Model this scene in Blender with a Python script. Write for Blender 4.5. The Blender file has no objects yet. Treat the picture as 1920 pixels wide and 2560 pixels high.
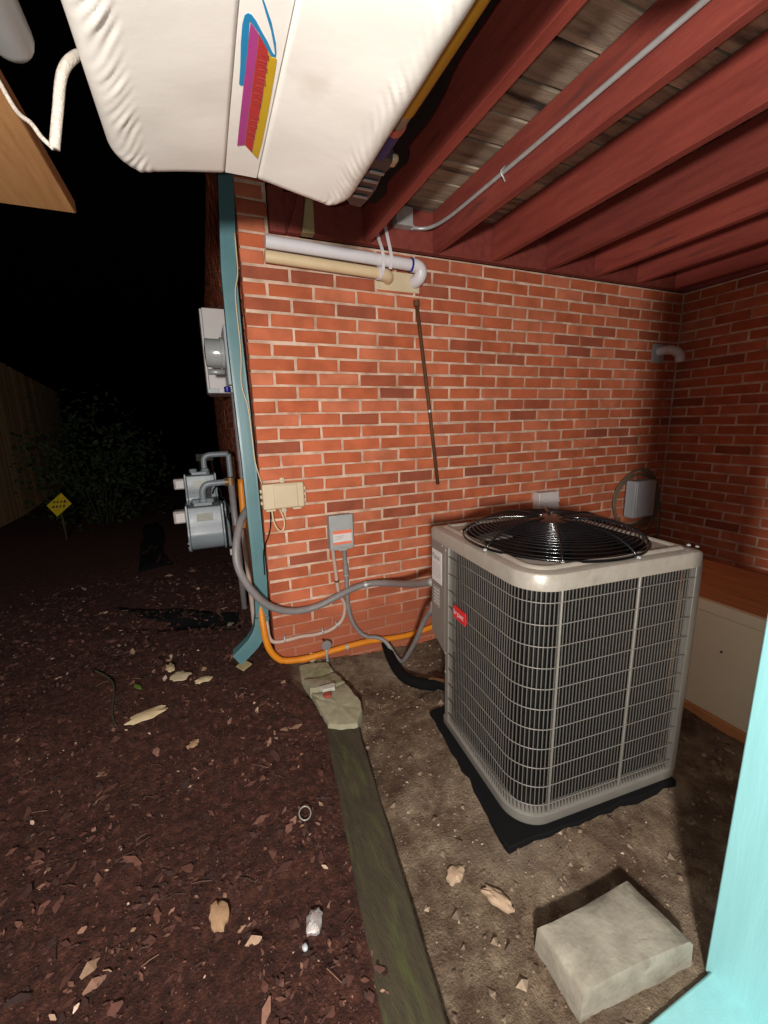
import bpy, math, random
from mathutils import Vector, Matrix, noise
random.seed(7)
R = math.radians
scene = bpy.context.scene
col = scene.collection

# ------------------------------------------------------------------ camera
cam_d = bpy.data.cameras.new('camera')
cam = bpy.data.objects.new('camera', cam_d)
col.objects.link(cam)
CAM = Vector((-0.2285, -2.1509, 1.2019))
cam.location = CAM
cam.rotation_euler = (R(78.094), R(1.535), R(-23.115))
cam_d.sensor_fit = 'VERTICAL'
cam_d.sensor_height = 36.0
cam_d.lens = 14.62
cam_d.clip_start = 0.02
cam_d.clip_end = 300
scene.camera = cam

# ------------------------------------------------------------------ night sky
w = bpy.data.worlds.new('World')
scene.world = w
w.use_nodes = True
wn = w.node_tree
bg = wn.nodes['Background']
sky = wn.nodes.new('ShaderNodeTexSky')
sky.sky_type = 'NISHITA'
sky.sun_disc = False
sky.sun_elevation = R(-4)
sky.sun_rotation = R(200)
wn.links.new(sky.outputs['Color'], bg.inputs['Color'])
bg.inputs['Strength'].default_value = 0.02

# ------------------------------------------------------------------ unseen main lamp behind the camera, set to fit the shadow edge at right
ld = bpy.data.lights.new('main_lamp', 'POINT')
ld.energy = 335
ld.color = (1.0, 0.965, 0.91)
ld.shadow_soft_size = 0.085
lamp = bpy.data.objects.new('main_lamp', ld)
lamp.location = (-0.654, -3.0, 1.27)
col.objects.link(lamp)
# weak flash added beside the lens to fill the shadows
fd = bpy.data.lights.new('fill_flash', 'POINT')
fd.energy = 19
fd.color = (1.0, 0.99, 0.98)
fd.shadow_soft_size = 0.006
flash = bpy.data.objects.new('fill_flash', fd)
flash.location = (-0.262, -2.165, 1.205)
col.objects.link(flash)

vs = scene.view_settings
vs.view_transform = 'Standard'
vs.look = 'None'
vs.exposure = 0.0
vs.gamma = 1.0
vs.use_curve_mapping = False

# ------------------------------------------------------------------ helpers
def tag(o, label=None, cat=None, group=None, kind=None):
    if label: o['label'] = label
    if cat: o['category'] = cat
    if group: o['group'] = group
    if kind: o['kind'] = kind
    return o

def empty(name, loc=(0, 0, 0), rz=0.0):
    o = bpy.data.objects.new(name, None)
    o.empty_display_size = 0.05
    col.objects.link(o)
    o.location = loc
    o.rotation_euler = (0, 0, rz)
    return o

def put(name, me, loc, parent=None, rot=None):
    o = bpy.data.objects.new(name, me)
    col.objects.link(o)
    if parent:
        o.parent = parent
    o.location = loc
    if rot: o.rotation_euler = rot
    return o

def catmull(pts, n=6):
    P = [Vector(p) for p in pts]
    P = [P[0] * 2 - P[1]] + P + [P[-1] * 2 - P[-2]]
    out = []
    for i in range(1, len(P) - 2):
        a, b, c, d = P[i - 1], P[i], P[i + 1], P[i + 2]
        for k in range(n):
            t = k / n
            out.append(0.5 * ((2 * b) + (c - a) * t + (2 * a - 5 * b + 4 * c - d) * t * t + (3 * b - a - 3 * c + d) * t ** 3))
    out.append(P[-2].copy())
    return out

class MB:
    """collects geometry for ONE mesh"""
    def __init__(s):
        s.v = []; s.f = []
    def add(s, vs_, fs):
        b = len(s.v)
        s.v += [tuple(p) for p in vs_]
        s.f += [tuple(i + b for i in f) for f in fs]
        return s
    def box(s, x0, x1, y0, y1, z0, z1):
        return s.add([(x0, y0, z0), (x1, y0, z0), (x1, y1, z0), (x0, y1, z0), (x0, y0, z1), (x1, y0, z1), (x1, y1, z1), (x0, y1, z1)],
                     [(3, 2, 1, 0), (4, 5, 6, 7), (0, 1, 5, 4), (1, 2, 6, 5), (2, 3, 7, 6), (3, 0, 4, 7)])
    def obox(s, c, ex, ey, ez):
        """oriented box: centre and three half extent vectors"""
        c = Vector(c); ex = Vector(ex); ey = Vector(ey); ez = Vector(ez)
        p = [c + ex * i + ey * j + ez * k for k in (-1, 1) for j in (-1, 1) for i in (-1, 1)]
        return s.add(p, [(2, 3, 1, 0), (4, 5, 7, 6), (0, 1, 5, 4), (1, 3, 7, 5), (3, 2, 6, 7), (2, 0, 4, 6)])
    def tube(s, pts, r, n=10, caps=True, closed=False):
        P = [Vector(p) for p in pts]
        m = len(P)
        rs = r if isinstance(r, (list, tuple)) else [r] * m
        vv = []
        up = None
        for i in range(m):
            if closed:
                t = P[(i + 1) % m] - P[i - 1]
            else:
                t = P[min(i + 1, m - 1)] - P[max(i - 1, 0)]
            t.normalize()
            if up is None:
                a = Vector((0, 0, 1)) if abs(t.z) < 0.9 else Vector((1, 0, 0))
                up = (a - t * a.dot(t)).normalized()
            else:
                up = up - t * up.dot(t)
                up.normalize()
            sd = t.cross(up)
            for k in range(n):
                an = 2 * math.pi * k / n
                vv.append(P[i] + (up * math.cos(an) + sd * math.sin(an)) * rs[i])
        ff = []
        for i in range(m if closed else m - 1):
            j = (i + 1) % m
            for k in range(n):
                k2 = (k + 1) % n
                ff.append((i * n + k, i * n + k2, j * n + k2, j * n + k))
        if caps and not closed:
            ff.append(tuple(range(n - 1, -1, -1)))
            ff.append(tuple((m - 1) * n + k for k in range(n)))
        return s.add(vv, ff)
    def lathe(s, prof, c=(0, 0, 0), axis='z', n=24):
        """profile of (radius, height) about an axis through c"""
        vv = []; ff = []
        m = len(prof)
        for (r, h) in prof:
            for k in range(n):
                a = 2 * math.pi * k / n
                x, y = r * math.cos(a), r * math.sin(a)
                p = (x, y, h) if axis == 'z' else ((h, x, y) if axis == 'x' else (y, h, x))
                vv.append((p[0] + c[0], p[1] + c[1], p[2] + c[2]))
        for i in range(m - 1):
            for k in range(n):
                k2 = (k + 1) % n
                ff.append((i * n + k, i * n + k2, (i + 1) * n + k2, (i + 1) * n + k))
        ff.append(tuple(range(n - 1, -1, -1)))
        ff.append(tuple((m - 1) * n + k for k in range(n)))
        return s.add(vv, ff)
    def prism(s, poly, a0, a1, axis='z'):
        n = len(poly)
        def mk(p, h):
            return (p[0], p[1], h) if axis == 'z' else ((h, p[0], p[1]) if axis == 'x' else (p[0], h, p[1]))
        vv = [mk(p, a0) for p in poly] + [mk(p, a1) for p in poly]
        ff = [tuple(range(n - 1, -1, -1)), tuple(range(n, 2 * n))]
        for i in range(n):
            j = (i + 1) % n
            ff.append((i, j, n + j, n + i))
        return s.add(vv, ff)
    def loft(s, loops, cap0=True, cap1=True, closed=True):
        n = len(loops[0]); b = []
        for l in loops: b += [tuple(p) for p in l]
        ff = []
        for i in range(len(loops) - 1):
            for k in range(n if closed else n - 1):
                k2 = (k + 1) % n
                ff.append((i * n + k, i * n + k2, (i + 1) * n + k2, (i + 1) * n + k))
        if cap0: ff.append(tuple(range(n - 1, -1, -1)))
        if cap1: ff.append(tuple((len(loops) - 1) * n + k for k in range(n)))
        return s.add(b, ff)
    def blob(s, c, rx, ry, rz, seed=0, rough=0.25, seg=10, rings=6):
        """an irregular stone"""
        vv = []; ff = []
        vv.append((c[0], c[1], c[2] - rz))
        for i in range(1, rings):
            ph = math.pi * i / rings - math.pi / 2
            for k in range(seg):
                a = 2 * math.pi * k / seg
                d = Vector((math.cos(a) * math.cos(ph), math.sin(a) * math.cos(ph), math.sin(ph)))
                q = 1 + rough * noise.noise(d * 1.7 + Vector((seed * 3.1, seed, 0)))  + rough * .4 * noise.noise(d * 4 + Vector((seed, 7, 0)))
                vv.append((c[0] + d.x * rx * q, c[1] + d.y * ry * q, c[2] + d.z * rz * q))
        vv.append((c[0], c[1], c[2] + rz))
        for k in range(seg):
            ff.append((0, 1 + (k + 1) % seg, 1 + k))
            e = 1 + (rings - 2) * seg
            ff.append((len(vv) - 1, e + k, e + (k + 1) % seg))
        for i in range(rings - 2):
            for k in range(seg):
                a = 1 + i * seg; b = a + seg; k2 = (k + 1) % seg
                ff.append((a + k, a + k2, b + k2, b + k))
        return s.add(vv, ff)
    def mesh(s, name, mat, smooth=False):
        me = bpy.data.meshes.new(name)
        me.from_pydata(s.v, [], s.f)
        me.materials.append(mat)
        if smooth:
            me.polygons.foreach_set('use_smooth', [True] * len(me.polygons))
        me.update()
        return me
    def build(s, name, mat, parent=None, smooth=False, bevel=0, base=None, seg=2, autosmooth=None):
        """link as one object, origin at the base centre; world coordinates unless the parent is turned (base=(0,0,0))"""
        if base is None:
            xs = [p[0] for p in s.v]; ys = [p[1] for p in s.v]; zs = [p[2] for p in s.v]
            base = ((min(xs) + max(xs)) / 2, (min(ys) + max(ys)) / 2, min(zs))
        b = Vector(base)
        s.v = [(p[0] - b.x, p[1] - b.y, p[2] - b.z) for p in s.v]
        me = s.mesh(name, mat, smooth)
        if autosmooth is not None:
            me.polygons.foreach_set('use_smooth', [True] * len(me.polygons))
            me.set_sharp_from_angle(angle=R(autosmooth))
        loc = b
        if parent:
            pl = Vector((0, 0, 0)); q = parent
            if not parent.get('local'):
                while q:
                    pl += q.location; q = q.parent
            loc = b - pl
        o = put(name, me, loc, parent)
        if bevel:
            m = o.modifiers.new('bevel', 'BEVEL')
            m.width = bevel; m.segments = seg; m.limit_method = 'ANGLE'; m.angle_limit = R(40)
            me.polygons.foreach_set('use_smooth', [True] * len(me.polygons))
            me.set_sharp_from_angle(angle=R(50))
        return o

def lin(r, g, b):
    def c(u):
        u /= 255.0
        return u / 12.92 if u <= 0.04045 else ((u + 0.055) / 1.055) ** 2.4
    return (c(r), c(g), c(b))

def mat(name, c1, c2=None, scale=12.0, rough=0.6, metal=0.0, bump=0.0, bscale=60.0, spec=0.5, stretch=(1, 1, 1), detail=5.0, spread=0.5,
        c3=None, s3=3.0, t3=0.55, rvar=0.12, coat=0.0, perobj=False, bdist=0.004):
    """procedural paint / stone / wood: two colours by noise, optional third in patches, grain relief, uneven gloss"""
    m = bpy.data.materials.new(name)
    m.use_nodes = True
    nt = m.node_tree; N = nt.nodes; L = nt.links
    b = N['Principled BSDF']
    b.inputs['Metallic'].default_value = metal
    b.inputs['Specular IOR Level'].default_value = spec
    b.inputs['Coat Weight'].default_value = coat
    tc = N.new('ShaderNodeTexCoord'); mp = N.new('ShaderNodeMapping')
    mp.inputs['Scale'].default_value = stretch
    L.new(tc.outputs['Object'], mp.inputs['Vector'])
    n1 = N.new('ShaderNodeTexNoise'); n1.noise_dimensions = '4D'
    n1.inputs['Scale'].default_value = scale; n1.inputs['Detail'].default_value = detail; n1.inputs['Roughness'].default_value = 0.62
    L.new(mp.outputs[0], n1.inputs['Vector'])
    oi = N.new('ShaderNodeObjectInfo'); mm = N.new('ShaderNodeMath'); mm.operation = 'MULTIPLY'; mm.inputs[1].default_value = 37.0
    L.new(oi.outputs['Random'], mm.inputs[0]); L.new(mm.outputs[0], n1.inputs['W'])
    rp = N.new('ShaderNodeValToRGB')
    c2 = c2 or tuple(x * 0.8 for x in c1)
    rp.color_ramp.elements[0].position = 0.5 - spread / 2; rp.color_ramp.elements[0].color = (*c2, 1)
    rp.color_ramp.elements[1].position = 0.5 + spread / 2; rp.color_ramp.elements[1].color = (*c1, 1)
    L.new(n1.outputs['Fac'], rp.inputs['Fac'])
    out = rp.outputs['Color']
    if c3:
        n3 = N.new('ShaderNodeTexNoise'); n3.noise_dimensions = '4D'
        n3.inputs['Scale'].default_value = s3; n3.inputs['Detail'].default_value = 6
        L.new(mp.outputs[0], n3.inputs['Vector']); L.new(mm.outputs[0], n3.inputs['W'])
        r3 = N.new('ShaderNodeValToRGB')
        r3.color_ramp.elements[0].position = t3; r3.color_ramp.elements[0].color = (0, 0, 0, 1)
        r3.color_ramp.elements[1].position = t3 + 0.12; r3.color_ramp.elements[1].color = (1, 1, 1, 1)
        L.new(n3.outputs['Fac'], r3.inputs['Fac'])
        mx = N.new('ShaderNodeMix'); mx.data_type = 'RGBA'
        L.new(r3.outputs['Color'], mx.inputs[0]); L.new(out, mx.inputs[6]); mx.inputs[7].default_value = (*c3, 1)
        out = mx.outputs[2]
    if perobj:
        hs = N.new('ShaderNodeHueSaturation'); mr = N.new('ShaderNodeMapRange')
        mr.inputs['To Min'].default_value = 0.75; mr.inputs['To Max'].default_value = 1.2
        L.new(oi.outputs['Random'], mr.inputs['Value']); L.new(mr.outputs[0], hs.inputs['Value']); L.new(out, hs.inputs['Color'])
        out = hs.outputs['Color']
    L.new(out, b.inputs['Base Color'])
    rr = N.new('ShaderNodeMapRange')
    rr.inputs['To Min'].default_value = max(0.03, rough - rvar); rr.inputs['To Max'].default_value = min(1, rough + rvar)
    L.new(n1.outputs['Fac'], rr.inputs['Value']); L.new(rr.outputs[0], b.inputs['Roughness'])
    if bump:
        nb = N.new('ShaderNodeTexNoise'); nb.inputs['Scale'].default_value = bscale; nb.inputs['Detail'].default_value = 6
        L.new(mp.outputs[0], nb.inputs['Vector'])
        bp = N.new('ShaderNodeBump'); bp.inputs['Strength'].default_value = bump; bp.inputs['Distance'].default_value = bdist
        L.new(nb.outputs['Fac'], bp.inputs['Height']); L.new(bp.outputs[0], b.inputs['Normal'])
    return m

def brick_mat(name, mortar=False):
    m = bpy.data.materials.new(name); m.use_nodes = True
    nt = m.node_tree; N = nt.nodes; L = nt.links; b = N['Principled BSDF']
    tc = N.new('ShaderNodeTexCoord'); oi = N.new('ShaderNodeObjectInfo'); ge = N.new('ShaderNodeNewGeometry')
    ad = N.new('ShaderNodeMath'); ad.operation = 'ADD'; fr = N.new('ShaderNodeMath'); fr.operation = 'FRACT'
    L.new(oi.outputs['Random'], ad.inputs[0]); L.new(ge.outputs['Random Per Island'], ad.inputs[1]); L.new(ad.outputs[0], fr.inputs[0])
    w = N.new('ShaderNodeMath'); w.operation = 'MULTIPLY'; w.inputs[1].default_value = 61; L.new(fr.outputs[0], w.inputs[0])
    n = N.new('ShaderNodeTexNoise'); n.noise_dimensions = '4D'; n.inputs['Scale'].default_value = 9 if not mortar else 14; n.inputs['Detail'].default_value = 6
    L.new(tc.outputs['Object'], n.inputs['Vector']); L.new(w.outputs[0], n.inputs['W'])
    rp = N.new('ShaderNodeValToRGB'); e = rp.color_ramp.elements
    if mortar:
        e[0].position = 0.32; e[0].color = (*lin(172, 136, 114), 1); e[1].position = 0.66; e[1].color = (*lin(216, 188, 166), 1)
        L.new(n.outputs['Fac'], rp.inputs['Fac'])
        out = rp.outputs['Color']
    else:
        e[0].position = 0.0; e[0].color = (*lin(146, 78, 57), 1)
        e[1].position = 1.0; e[1].color = (*lin(196, 114, 82), 1)
        for p, c in ((0.10, (166, 87, 60)), (0.2, (180, 93, 60)), (0.55, (186, 98, 64)), (0.8, (191, 106, 74))):
            x = e.new(p); x.color = (*lin(*c), 1)
        L.new(fr.outputs[0], rp.inputs['Fac'])
        vr = N.new('ShaderNodeMapRange'); vr.inputs['From Min'].default_value = 0.3; vr.inputs['From Max'].default_value = 0.7
        vr.inputs['To Min'].default_value = 0.76; vr.inputs['To Max'].default_value = 1.16
        nw = N.new('ShaderNodeTexNoise'); nw.inputs['Scale'].default_value = 2.3; nw.inputs['Detail'].default_value = 7; nw.inputs['Roughness'].default_value = .7
        L.new(ge.outputs['Position'], nw.inputs['Vector'])
        mxn = N.new('ShaderNodeMath'); mxn.operation = 'MULTIPLY_ADD'; mxn.inputs[1].default_value = .9; L.new(nw.outputs['Fac'], mxn.inputs[0])
        sbn = N.new('ShaderNodeMath'); sbn.operation = 'SUBTRACT'; sbn.inputs[1].default_value = .45; L.new(n.outputs['Fac'], sbn.inputs[0]); L.new(sbn.outputs[0], mxn.inputs[2])
        L.new(mxn.outputs[0], vr.inputs['Value'])
        hs = N.new('ShaderNodeHueSaturation'); L.new(vr.outputs[0], hs.inputs['Value']); L.new(rp.outputs['Color'], hs.inputs['Color'])
        out = hs.outputs['Color']
    # splash stain of red earth on the lowest courses
    sx = N.new('ShaderNodeSeparateXYZ'); L.new(ge.outputs['Position'], sx.inputs[0])
    ng = N.new('ShaderNodeTexNoise'); ng.inputs['Scale'].default_value = 5; ng.inputs['Detail'].default_value = 5; L.new(ge.outputs['Position'], ng.inputs['Vector'])
    a1 = N.new('ShaderNodeMath'); a1.operation = 'MULTIPLY_ADD'; a1.inputs[1].default_value = -0.5; L.new(ng.outputs['Fac'], a1.inputs[0]); L.new(sx.outputs['Z'], a1.inputs[2])
    mr = N.new('ShaderNodeMapRange'); mr.inputs['From Min'].default_value = 0.02; mr.inputs['From Max'].default_value = -0.17
    mr.inputs['To Min'].default_value = 0; mr.inputs['To Max'].default_value = 0.82
    L.new(a1.outputs[0], mr.inputs['Value'])
    mx = N.new('ShaderNodeMix'); mx.data_type = 'RGBA'; L.new(mr.outputs[0], mx.inputs[0]); L.new(out, mx.inputs[6])
    mx.inputs[7].default_value = (*lin(158, 88, 62), 1)
    L.new(mx.outputs[2], b.inputs['Base Color'])
    b.inputs['Roughness'].default_value = 0.85; b.inputs['Specular IOR Level'].default_value = 0.25
    nb = N.new('ShaderNodeTexNoise'); nb.inputs['Scale'].default_value = 75; nb.inputs['Detail'].default_value = 8; L.new(tc.outputs['Object'], nb.inputs['Vector'])
    bp = N.new('ShaderNodeBump'); bp.inputs['Strength'].default_value = 0.6; bp.inputs['Distance'].default_value = 0.003
    L.new(nb.outputs['Fac'], bp.inputs['Height']); L.new(bp.outputs[0], b.inputs['Normal'])
    return m

def island_mat(name, stops, rough=0.8, scale=80):
    """for litter: colour picked per loose piece"""
    m = bpy.data.materials.new(name); m.use_nodes = True
    nt = m.node_tree; N = nt.nodes; L = nt.links; b = N['Principled BSDF']
    ge = N.new('ShaderNodeNewGeometry'); rp = N.new('ShaderNodeValToRGB'); e = rp.color_ramp.elements
    rp.color_ramp.interpolation = 'LINEAR'
    e[0].position = stops[0][0]; e[0].color = (*stops[0][1], 1); e[1].position = stops[-1][0]; e[1].color = (*stops[-1][1], 1)
    for p, c in stops[1:-1]:
        x = e.new(p); x.color = (*c, 1)
    L.new(ge.outputs['Random Per Island'], rp.inputs['Fac'])
    n = N.new('ShaderNodeTexNoise'); n.inputs['Scale'].default_value = scale; n.inputs['Detail'].default_value = 3
    tc = N.new('ShaderNodeTexCoord'); L.new(tc.outputs['Object'], n.inputs['Vector'])
    mr = N.new('ShaderNodeMapRange'); mr.inputs['To Min'].default_value = 0.5; mr.inputs['To Max'].default_value = 1.45; L.new(n.outputs['Fac'], mr.inputs['Value'])
    hs = N.new('ShaderNodeHueSaturation'); L.new(mr.outputs[0], hs.inputs['Value']); L.new(rp.outputs['Color'], hs.inputs['Color'])
    L.new(hs.outputs['Color'], b.inputs['Base Color']); b.inputs['Roughness'].default_value = rough
    return m

MT = {}
MT['brick'] = brick_mat('fired_clay'); MT['mortar'] = brick_mat('mortar', True)
MT['red_paint'] = mat('barn_red_paint', lin(152, 67, 52), lin(118, 47, 40), scale=6, rough=0.75, bump=0.5, bscale=60, c3=lin(98, 46, 39), s3=4, t3=0.6, stretch=(5, .7, 5), perobj=True)
MT['deck'] = mat('weathered_deck_wood', lin(186, 170, 146), lin(112, 98, 82), scale=9, rough=0.9, bump=0.5, bscale=50, stretch=(.5, 4, 1), c3=lin(58, 50, 42), s3=4, t3=0.54, perobj=True)
MT['rawwood'] = mat('raw_pine', lin(204, 152, 98), lin(172, 118, 70), scale=8, rough=0.75, bump=0.2, stretch=(6, .5, 6))
MT['paleply'] = mat('pale_pine_end', lin(190, 172, 126), lin(160, 138, 98), scale=14, rough=0.8, bump=0.2, c3=lin(116, 88, 56), s3=9, t3=0.64)
MT['ply'] = mat('weathered_plywood', lin(222, 152, 96), lin(178, 112, 66), scale=10, rough=0.8, bump=0.3, stretch=(6, .6, 1), c3=lin(120, 70, 40), s3=6, t3=0.62)
MT['cream'] = mat('cream_panel_paint', lin(248, 234, 204), lin(240, 224, 192), scale=4, rough=0.55, c3=lin(190, 160, 116), s3=2.2, t3=0.68)
MT['teal'] = mat('teal_gutter_paint', lin(88, 126, 131), lin(78, 114, 119), scale=9, rough=0.38, bump=0.06, bscale=30, c3=lin(120, 150, 150), s3=5, t3=0.66)
MT['aqua'] = mat('turquoise_gloss_paint', lin(146, 204, 206), lin(134, 190, 193), scale=5, rough=0.38, bump=0.12, bscale=40, stretch=(6, 6, .5), c3=lin(190, 222, 222), s3=26, t3=0.76)
MT['vinyl'] = mat('white_vinyl', lin(249, 243, 234), lin(242, 234, 224), scale=3.2, rough=0.4, bump=0.2, bscale=26, c3=lin(226, 214, 200), s3=4.5, t3=0.62, bdist=.003)
MT['acbody'] = mat('grey_enamelled_steel', lin(130, 125, 118), lin(120, 115, 108), scale=20, rough=0.45, metal=0.15, bump=0.08, bscale=240, c3=lin(116, 108, 98), s3=30, t3=0.66)
MT['aclid'] = mat('wet_grey_steel_lid', lin(164, 156, 145), lin(146, 138, 127), scale=30, rough=0.33, metal=0.15, bump=0.35, bscale=70, c3=lin(136, 128, 117), s3=24, t3=0.62, bdist=.002)
MT['acbar'] = mat('grey_bar_enamel', lin(104, 100, 94), lin(92, 88, 83), scale=20, rough=0.45, metal=0.2)
MT['accoil'] = mat('dark_coil_fins', (0.0075, 0.0072, 0.007), (0.003, 0.003, 0.003), scale=40, rough=0.5, metal=0.3, bump=0.8, bscale=300, stretch=(1, 1, .05))
MT['black'] = mat('black_gloss_wire', (0.008, 0.008, 0.009), (0.005, 0.005, 0.006), scale=20, rough=0.16, spec=0.7)
MT['blackmat'] = mat('added_black', (0.0038, 0.0038, 0.0042), (0.0025, 0.0025, 0.003), scale=30, rough=0.85, spec=0.2, bump=0.4, bscale=60)
MT['white_pvc'] = mat('white_pvc', lin(216, 212, 214), lin(206, 200, 202), scale=12, rough=0.35, bump=.03)
MT['cream_pvc'] = mat('yellowed_pvc', lin(218, 196, 158), lin(204, 178, 140), scale=8, rough=0.4, bump=.05)
MT['greybox'] = mat('grey_powder_coat', lin(164, 166, 164), lin(152, 154, 152), scale=20, rough=0.45, bump=.05, bscale=200)
MT['beige'] = mat('beige_plastic', lin(206, 188, 156), lin(196, 178, 146), scale=10, rough=0.5, bump=.05)
MT['greycond'] = mat('grey_conduit_plastic', lin(140, 134, 134), lin(122, 116, 114), scale=14, rough=0.45, bump=.08)
MT['tancond'] = mat('dusty_pvc_conduit', lin(192, 168, 154), lin(176, 150, 136), scale=14, rough=0.55, bump=.05)
MT['zinc'] = mat('galvanised_steel', lin(186, 186, 184), lin(160, 160, 158), scale=30, rough=0.4, metal=0.3, bump=.05)
MT['gasgrey'] = mat('grey_meter_paint', lin(138, 146, 152), lin(122, 130, 136), scale=10, rough=0.38, bump=.08, c3=lin(96, 92, 86), s3=7, t3=0.66)
MT['rust'] = mat('rusty_pipe', lin(112, 72, 44), lin(78, 50, 34), scale=24, rough=0.75, bump=.4, metal=.2)
MT['brass'] = mat('dull_brass', lin(150, 120, 84), lin(112, 86, 60), scale=24, rough=0.5, metal=.6)
MT['orange'] = mat('orange_yellow_gas_tube', lin(226, 140, 30), lin(206, 120, 24), scale=14, rough=0.5, bump=.1, c3=lin(170, 96, 40), s3=10, t3=0.68)
MT['concrete'] = mat('rough_concrete', lin(160, 153, 138), lin(118, 110, 96), scale=16, rough=0.92, bump=0.6, bscale=70, c3=lin(100, 88, 70), s3=9, t3=0.58, bdist=.004)
MT['mossconc'] = mat('mossy_concrete', lin(162, 155, 130), lin(128, 122, 98), scale=10, rough=0.9, bump=0.8, bscale=40, c3=lin(104, 106, 66), s3=6, t3=0.57)
MT['timber'] = mat('old_mossy_timber', lin(70, 61, 41), lin(42, 36, 24), scale=14, rough=0.95, bump=0.9, bscale=60, stretch=(4, .8, 1), c3=lin(66, 68, 34), s3=7, t3=0.54)
MT['white'] = mat('white_paint', lin(214, 206, 204), lin(204, 196, 194), scale=8, rough=0.45)
MT['elecgrey'] = mat('light_grey_enamel', lin(178, 184, 188), lin(168, 174, 178), scale=8, rough=0.4)
MT['blue'] = mat('blue_plastic', lin(24, 40, 150), lin(18, 30, 120), scale=10, rough=0.4)
MT['redbadge'] = mat('red_badge', lin(214, 40, 50), lin(196, 34, 44), scale=8, rough=0.35)
MT['whiteink'] = mat('white_ink', lin(236, 226, 226), scale=8, rough=0.5)
MT['darkink'] = mat('dark_ink', lin(58, 60, 66), scale=8, rough=0.6)
MT['paleink'] = mat('pale_ink', lin(178, 170, 168), scale=8, rough=0.6)
MT['sticker'] = mat('white_sticker', lin(216, 208, 204), lin(206, 198, 196), scale=8, rough=0.5)
MT['dataplate'] = mat('silver_data_plate', lin(160, 158, 150), lin(140, 138, 128), scale=60, rough=0.4, metal=.2)
MT['orangesticker'] = mat('orange_print', lin(232, 122, 92), lin(222, 112, 84), scale=8, rough=0.5)
MT['rope'] = mat('white_braided_rope', lin(206, 196, 184), lin(160, 150, 138), scale=120, rough=0.9, bump=.6, bscale=200)
MT['greyfloat'] = mat('grey_float_plastic', lin(150, 148, 146), lin(132, 130, 128), scale=8, rough=0.35)
MT['glass'] = mat('meter_glass', lin(214, 216, 212), lin(196, 198, 196), scale=8, rough=0.16, metal=.4)
MT['clearcase'] = mat('clear_index_cover', lin(204, 194, 190), lin(150, 140, 136), scale=26, rough=0.12, spec=.8)
MT['yellowsign'] = mat('yellow_sign_sheeting', lin(214, 190, 40), lin(200, 172, 34), scale=6, rough=0.4)
MT['fence'] = mat('old_fence_wood', lin(240, 196, 140), lin(220, 172, 122), scale=6, rough=0.9, bump=.4, stretch=(4, 4, .5), perobj=True)
MT['leafgreen'] = island_mat('shrub_leaves', [(0, (0.010, 0.022, 0.008)), (0.5, (0.018, 0.036, 0.011)), (1, (0.036, 0.052, 0.02))], rough=.55)
MT['bark'] = mat('shrub_bark', lin(44, 38, 30), lin(32, 28, 22), scale=20, rough=.9)
MT['foil'] = mat('crumpled_foil', lin(210, 206, 204), lin(150, 144, 142), scale=30, rough=.25, metal=.5, bump=.5)
MT['tanleaf'] = mat('dry_tan_leaf', lin(176, 142, 108), lin(140, 108, 80), scale=30, rough=.8, bump=.4)
MT['paleleaf'] = mat('pale_dry_leaf', lin(186, 160, 134), lin(150, 124, 100), scale=30, rough=.8, bump=.4)
MT['greenleaf'] = mat('fresh_green_leaf', lin(96, 116, 50), lin(70, 90, 36), scale=30, rough=.6)
MT['redchip'] = mat('red_clay_chip', lin(160, 70, 54), lin(140, 58, 44), scale=20, rough=.8, bump=.3)
MT['whitechip'] = mat('white_tile_chip', lin(190, 188, 176), lin(170, 168, 154), scale=12, rough=.6)
for k, c in {'cyan': (30, 150, 205), 'magenta': (196, 72, 150), 'red': (206, 60, 58), 'yellow': (228, 184, 36), 'textred': (150, 52, 44)}.items():
    MT['logo_' + k] = mat('logo_' + k, lin(*[int(v * .92) for v in c]), lin(*[int(v * .86) for v in c]), scale=14, rough=.45)
MT['paddleyellow'] = mat('yellow_plastic_shaft', lin(206, 150, 40), lin(190, 134, 34), scale=10, rough=.5)
MT['paddleblue'] = mat('blue_plastic_shaft', lin(44, 58, 130), lin(34, 46, 110), scale=10, rough=.5)
MT['paddlered'] = mat('salmon_plastic_collar', lin(214, 110, 88), scale=10, rough=.5)
MT['paddlegrey'] = mat('grey_plastic_housing', lin(70, 72, 76), lin(54, 56, 60), scale=16, rough=.4)
MT['coilrope'] = mat('dusty_brown_cable', lin(120, 104, 84), lin(98, 84, 68), scale=20, rough=.7)

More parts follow.
